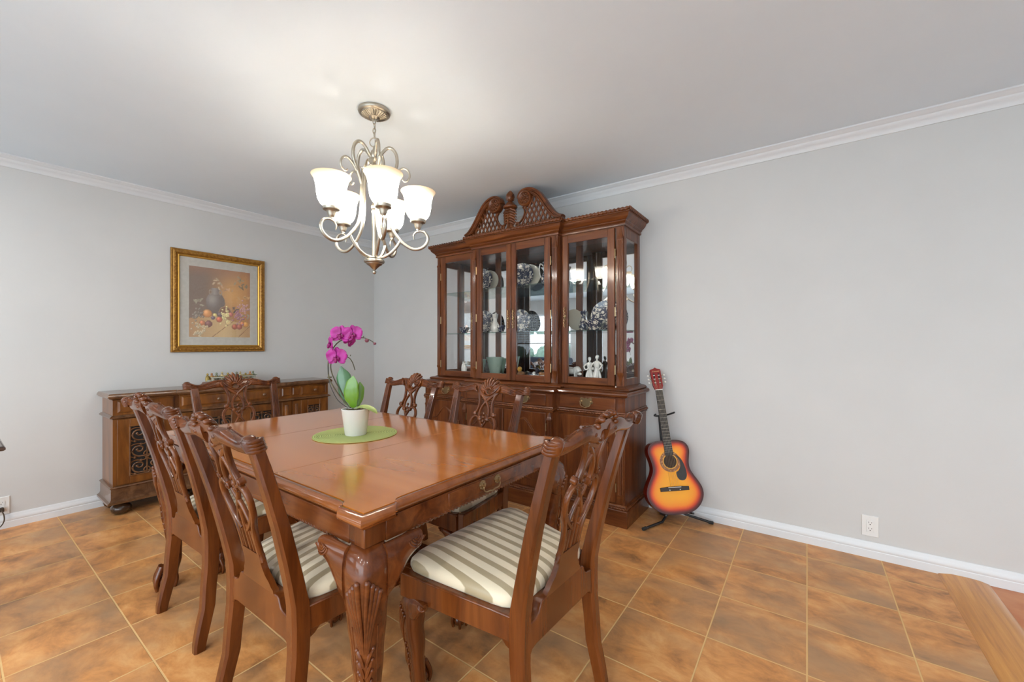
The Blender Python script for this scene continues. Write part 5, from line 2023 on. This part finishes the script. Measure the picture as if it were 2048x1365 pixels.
MB().prism([(p[0], p[2]) for p in spline([(x, 0, z) for x, z in pgd] + [(pgd[0][0], 0, pgd[0][1])], 4)[:-1]], 'y', ry - .0012, ry + .001).build('pickguard', mat('pickguard_dark', (.030, .026, .024, 1), .3), gt_, smooth=30)
M_EBON = mat('rosewood_dark', (.030, .018, .013, 1), .4)
br_ = MB().prism([(-.094, .146), (.094, .146), (.094, .170), (.060, .172), (.050, .174), (-.050, .174), (-.060, .172), (-.094, .170)], 'y', YFG - .010, YFG).build('bridge', M_EBON, gt_, smooth=30, bevel=.002)
MB().box(-.042, .042, YFG - .0125, YFG - .008, .167, .171).build('saddle', M_WHITE, br_)
for x in (-.034, .034):
    MB().ball((x, YFG - .0102, .153), (.004, .002, .004), 10, 6).build('bridge_dot', M_WHITE, br_)
FBY = YFG - .007
fb = MB()
fb.add([(-.0275, FBY, .372), (.0275, FBY, .372), (.0235, FBY - .004, .813), (-.0235, FBY - .004, .813), (-.0275, YFG, .372), (.0275, YFG, .372), (.0235, FBY + .004, .813), (-.0235, FBY + .004, .813)], [(0, 1, 2, 3), (4, 7, 6, 5), (0, 4, 5, 1), (1, 5, 6, 2), (2, 6, 7, 3), (3, 7, 4, 0)])
fbo = fb.build('fingerboard', mat('fingerboard_dark', (.036, .030, .026, 1), .45), gt_, smooth=0)
zf = .813
sc_ = .813 - .165
for i in range(1, 19):
    z = .813 - sc_ * (1 - 2 ** (-i / 12))
    if z > .376:
        w_ = .0235 + .004 * (.813 - z) / .441
        MB().box(-w_, w_, FBY - .0012 - .004 * (z - .372) / .441, FBY, z - .0008, z + .0008).build('fret', mat('fret_wire', (.45, .40, .33, 1), .3, 1.0) if i == 1 else bpy.data.materials['fret_wire'], fbo, smooth=0)
nk = MB()
nk.loft([[(w_ * math.cos(a), y0 + d * math.sin(a), z) for a in [PI * k / 10 for k in range(11)]] for z, w_, y0, d in ((.455, .0275, YFG + .001, .060), (.47, .0265, YFG - .001, .030), (.52, .0255, YFG - .001, .024), (.80, .0230, FBY + .002, .020), (.815, .023, FBY + .002, .022))])
nk.build('neck', M_GSIDE, gt_, smooth=50)
MB().box(-.0240, .0240, FBY - .008, FBY + .004, .812, .818).build('nut', M_WHITE, gt_)
hp = [(-.0245, .817), (.0245, .817), (.034, .842), (.0365, .95), (.034, .962), (.012, .968), (0, .976), (-.012, .968), (-.034, .962), (-.0365, .95), (-.034, .842)]
sl = lambda z: FBY + .004 + (z - .817) * .10
hs = MB()
hs.loft([[(x, sl(z) + d, z) for x, z in hp] for d in (-.008, .009)])
hso = hs.build('headstock', mat('headstock_red', (.24, .012, .010, 1), .2, 0, .5), gt_, smooth=30, bevel=.0015)
for x in (-.0165, .0165):
    q = MB()
    q.loft([[(x - .0045, sl(.855) - .0086, .855), (x + .0045, sl(.855) - .0086, .855), (x + .0045, sl(.932) - .0086, .932), (x - .0045, sl(.932) - .0086, .932)], [(x - .0045, sl(.855) - .004, .855), (x + .0045, sl(.855) - .004, .855), (x + .0045, sl(.932) - .004, .932), (x - .0045, sl(.932) - .004, .932)]])
    q.build('slot', M_DARK, hso, smooth=0)
    for z in (.866, .892, .918):
        MB().tube([(x - .0065, sl(z) - .0085, z), (x + .0065, sl(z) - .0085, z)], .0026, 8).build('string_roller', M_WHITE, hso)
for sg in (-1, 1):
    for z in (.868, .893, .918):
        MB().tube([(sg * .034, sl(z), z), (sg * .050, sl(z), z)], .0022, 6).build('tuner_shaft', M_BRASS, hso)
        MB().ball((sg * .056, sl(z), z), (.0075, .0045, .0065), 10, 7).build('tuner_knob', M_WHITE, hso)
st = MB()
for i in range(6):
    u = -1 + 2 * i / 5
    st.tube([(u * .027, YFG - .0125, .167), (u * .020, FBY - .0075, .815), (math.copysign(.0165, u), sl(.89) - .009, .89)], .00045, 4)
st.build('string', mat('string_metal', (.55, .45, .30, 1), .35, 1.0), gt_)
tx = bpy.data.curves.new('logo', 'FONT')
tx.body = 'Crescent'
tx.size = .0135
tx.shear = .35
tx.align_x = 'CENTER'
tx.extrude = .0002
txo = bpy.data.objects.new('logo', tx)
C.objects.link(txo)
txo.parent = hso
txo.location = (.0, sl(.948) - .0086, .944)
txo.rotation_euler = (math.radians(90 - 5.7), 0, 0)
tx.materials.append(mat('logo_gold', (.70, .48, .20, 1), .4))
bpy.context.view_layer.update()
_me = bpy.data.meshes.new_from_object(txo.evaluated_get(bpy.context.evaluated_depsgraph_get()))
_lo = bpy.data.objects.new('logo_lettering', _me)
C.objects.link(_lo)
_lo.parent, _lo.location, _lo.rotation_euler = hso, txo.location, txo.rotation_euler
bpy.data.objects.remove(txo)

gs = thing('guitar_stand', 'black tubular tripod stand holding the guitar by the white wall', 'guitar stand', (-.745, 2.915, 0))
bpy.context.view_layer.update()
GM = gt_.matrix_world.copy()
inv = Matrix.Translation((.745, -2.915, 0))
G = lambda x, y, z: tuple(inv @ (GM @ Vector((x, y, z))))
hub = G(0, .070, .030)
yk = G(0, .030, .640)
pm_ = MB()
pm_.tube([hub, G(0, .070, .30), G(0, .064, .50), G(0, .040, .600), yk], [.0085, .0085, .0075, .0075, .007], 10)
pm_.ball(hub, .016, 12, 8)
pm_.build('post', M_BLACK, gs, smooth=60)
for (ex, ey) in ((-.851, 2.628), (-.511, 2.985), (-.86, 2.99)):
    e = (ex + .745, ey - 2.915, .010)
    MB().tube([hub, tuple(Vector(hub).lerp(Vector(e), .35) + Vector((0, 0, -.050 if ey < 2.7 else -.012))), e], .0085, 10).build('leg', M_BLACK, gs, smooth=60)
    d = Vector((e[0] - hub[0], e[1] - hub[1], 0)).normalized() * .022
    MB().tube([(e[0] - d.x, e[1] - d.y, .0125), (e[0] + d.x * .3, e[1] + d.y * .3, .0105)], .0104, 10).build('rubber_foot', mat('stand_rubber', (.02, .02, .02, 1), .8), gs, smooth=60)
for sg in (-1, 1):
    MB().tube([hub, G(sg * .060, .062, -.004), G(sg * .088, .050, -.004), G(sg * .088, -.045, .0000), G(sg * .088, -.068, .003)], .0062, 9).build('support_arm', M_BLACK, gs, smooth=60)
MB().tube(spline([G(-.052, -.062, .648), G(-.050, -.030, .644), G(-.036, .006, .642), G(0, .024, .640), G(.036, .006, .642), G(.052, -.030, .644), G(.078, -.062, .652)], 5), .0062, 9).build('neck_yoke', M_BLACK, gs, smooth=60)

# ------------------------------------------------------------------ outlets, plug and cord, corner of a table at the left


def outlet(loc, rz, label, decora):
    t_ = thing('wall_outlet', label, 'outlet', loc, rz)
    MB().loft([[(sx * w_, y, sz * h_) for sx, sz in ((-1, -1), (1, -1), (1, 1), (-1, 1))] for w_, h_, y in ((.037, .0575, 0), (.037, .0575, -.002), (.0345, .055, -.0055))]).build('cover_plate', M_PLATE, t_, smooth=20)
    if decora:
        MB().box(-.0165, .0165, -.0075, -.005, -.033, .033).build('socket_face', M_PLATE, t_, bevel=.001)
    for zc in (.0165, -.0165) if decora else (.0195, -.0195):
        if not decora:
            MB().prism([(.0165 * math.copysign(min(1, abs(math.cos(a)) * 1.15), math.cos(a)), zc + .0145 * math.copysign(min(1, abs(math.sin(a)) * 1.25), math.sin(a))) for a in [2 * PI * i / 28 for i in range(28)]], 'y', -.0075, -.005).build('socket_face', M_PLATE, t_, smooth=30)
        MB().box(-.0072, -.0052, -.0078, -.007, zc + .0005, zc + .0085).build('slot', M_FRINGE, t_)
        MB().box(.0052, .0072, -.0078, -.007, zc + .0015, zc + .0075).build('slot', M_FRINGE, t_)
        MB().prism([(.0026 * math.cos(a), zc - .0065 + .0026 * math.sin(a)) for a in [2 * PI * i / 12 for i in range(12)]], 'y', -.0078, -.007).build('ground_hole', M_FRINGE, t_, smooth=0)
    for zc in (.048, -.048) if decora else (0,):
        MB().ball((0, -.0056, zc), (.0022, .0010, .0022), 8, 4).build('screw', M_PLATE, t_)
    return t_


outlet((.287, YB - .0005, .176), 0, 'white wall outlet low on the right-hand wall, both sockets free', True)
outlet((XL + .0005, .222, .148), PI / 2, 'white wall outlet at the left edge above the baseboard, with a cord plugged in', False)
outlet((XL + .0005, .150, .148), PI / 2, 'white wall outlet beside the plugged outlet on the left wall', False) if False else None
pc = thing('plug_cord', 'dark plug and cord hanging from the left wall outlet', 'cord', (XL + .009, .222, .128), PI / 2)
MB().prism([(-.012, -.012), (.012, -.012), (.012, .010), (.006, .014), (-.006, .014), (-.012, .010)], 'y', -.026, -.0002).build('plug', mat('plug_brown', (.045, .03, .02, 1), .5), pc, bevel=.002)
MB().tube(spline([(0, -.024, -.002), (.004, -.036, -.010), (.010, -.040, -.035), (.010, -.036, -.070), (-.004, -.036, -.100), (-.035, -.045, -.118), (-.10, -.07, -.1225), (-.30, -.10, -.1225)], 6), .0032, 8).build('cord', mat('cord_brown', (.06, .04, .02, 1), .5), pc, smooth=60)

ct = thing('side_table', 'dark wooden table whose corner shows at the left edge of the picture', 'table', (-3.16, -.30, 0))
M_CT = wood('dark_table_wood', (.030, .013, .008, 1), (.06, .028, .018, 1), (.10, .05, .032, 1), 'x', .22, .5)
MB().loft([[(sx * (.305 - o_), sy * (.463 - o_), z) for sx, sy in ((-1, -1), (1, -1), (1, 1), (-1, 1))] for o_, z in ((.02, .726), (.006, .726), (.0, .732), (.0, .740), (.006, .746), (.01, .7465))]).build('table_top', M_CT, ct, smooth=40)
MB().box(-.25, .25, -.41, .41, .64, .727).build('apron', M_CT, ct, bevel=.002)
for sx in (-1, 1):
    for sy in (-1, 1):
        MB().loft([[(sx * .235 + u * w_, sy * .395 + v * w_, z) for u, v in ((-1, -1), (1, -1), (1, 1), (-1, 1))] for z, w_ in ((0, .013), (.64, .022), (.70, .022))]).build('leg', M_CT, ct, smooth=30)

# ------------------------------------------------------------------ sofa met only as a reflection; unseen fill lights added to brighten the room
M_NAVY = noisy('navy_upholstery', (.025, .035, .06, 1), (.04, .05, .08, 1), 40, .8)
sf = thing('sofa', 'dark navy sofa below the window, mirrored inside the cabinet', 'sofa', (-5.75, -2.85, 0))
MB().box(-.95, .95, -.40, .42, .12, .44).build('seat', M_NAVY, sf, bevel=.05, seg=3)
MB().box(-.95, .95, -.48, -.24, .12, .88).build('backrest', M_NAVY, sf, bevel=.07, seg=3)
for sg in (-1, 1):
    a, b = sorted((sg * .90, sg * 1.10))
    MB().box(a, b, -.46, .42, .06, .64).build('armrest', M_NAVY, sf, bevel=.06, seg=3)
    for y in (-.38, .34):
        MB().box(sg * .98 - .03, sg * .98 + .03, y - .03, y + .03, 0, .08).build('leg', M_WV, sf)
FILL_XY = [(-3.6, -1.0), (-2.0, -1.4), (-.4, -1.4), (1.2, -1.2), (2.4, -.2), (-.6, -2.6), (1.4, -2.6), (-5.6, -1.4)]  # lamps added out of view as ambient fill for walls and floor
FILL_W = 13.0
M_FILL = bpy.data.materials.new('fill_lens')
M_FILL.use_nodes = True
q = M_FILL.node_tree.nodes['Principled BSDF']
q.inputs['Emission Color'].default_value = (1, .93, .84, 1)
q.inputs['Emission Strength'].default_value = 4
for i, (x, y) in enumerate(FILL_XY):
    dl = thing('fill_light', 'added round fill light in the ceiling behind the viewer', 'ceiling light', (x, y, ZC), 0, 'added fill lights behind the viewer')
    MB().lathe([(.062, 0), (.062, -.004), (.085, -.006), (.092, -.003), (.093, 0)], 32, caps=False).build('trim_ring', M_TRIM, dl, smooth=50)
    MB().lathe([(.001, -.002), (.063, -.002), (.063, -.001), (.001, -.001)], 32).build('lens', M_FILL, dl, smooth=0)
    ld = bpy.data.lights.new('fill_lamp', 'AREA')
    ld.shape = 'DISK'
    ld.size = .12
    ld.energy = FILL_W
    ld.color = (1, .97, .93)
    lo = bpy.data.objects.new('fill_lamp', ld)
    C.objects.link(lo)
    lo.parent = dl
    lo.location = (0, 0, -.007)
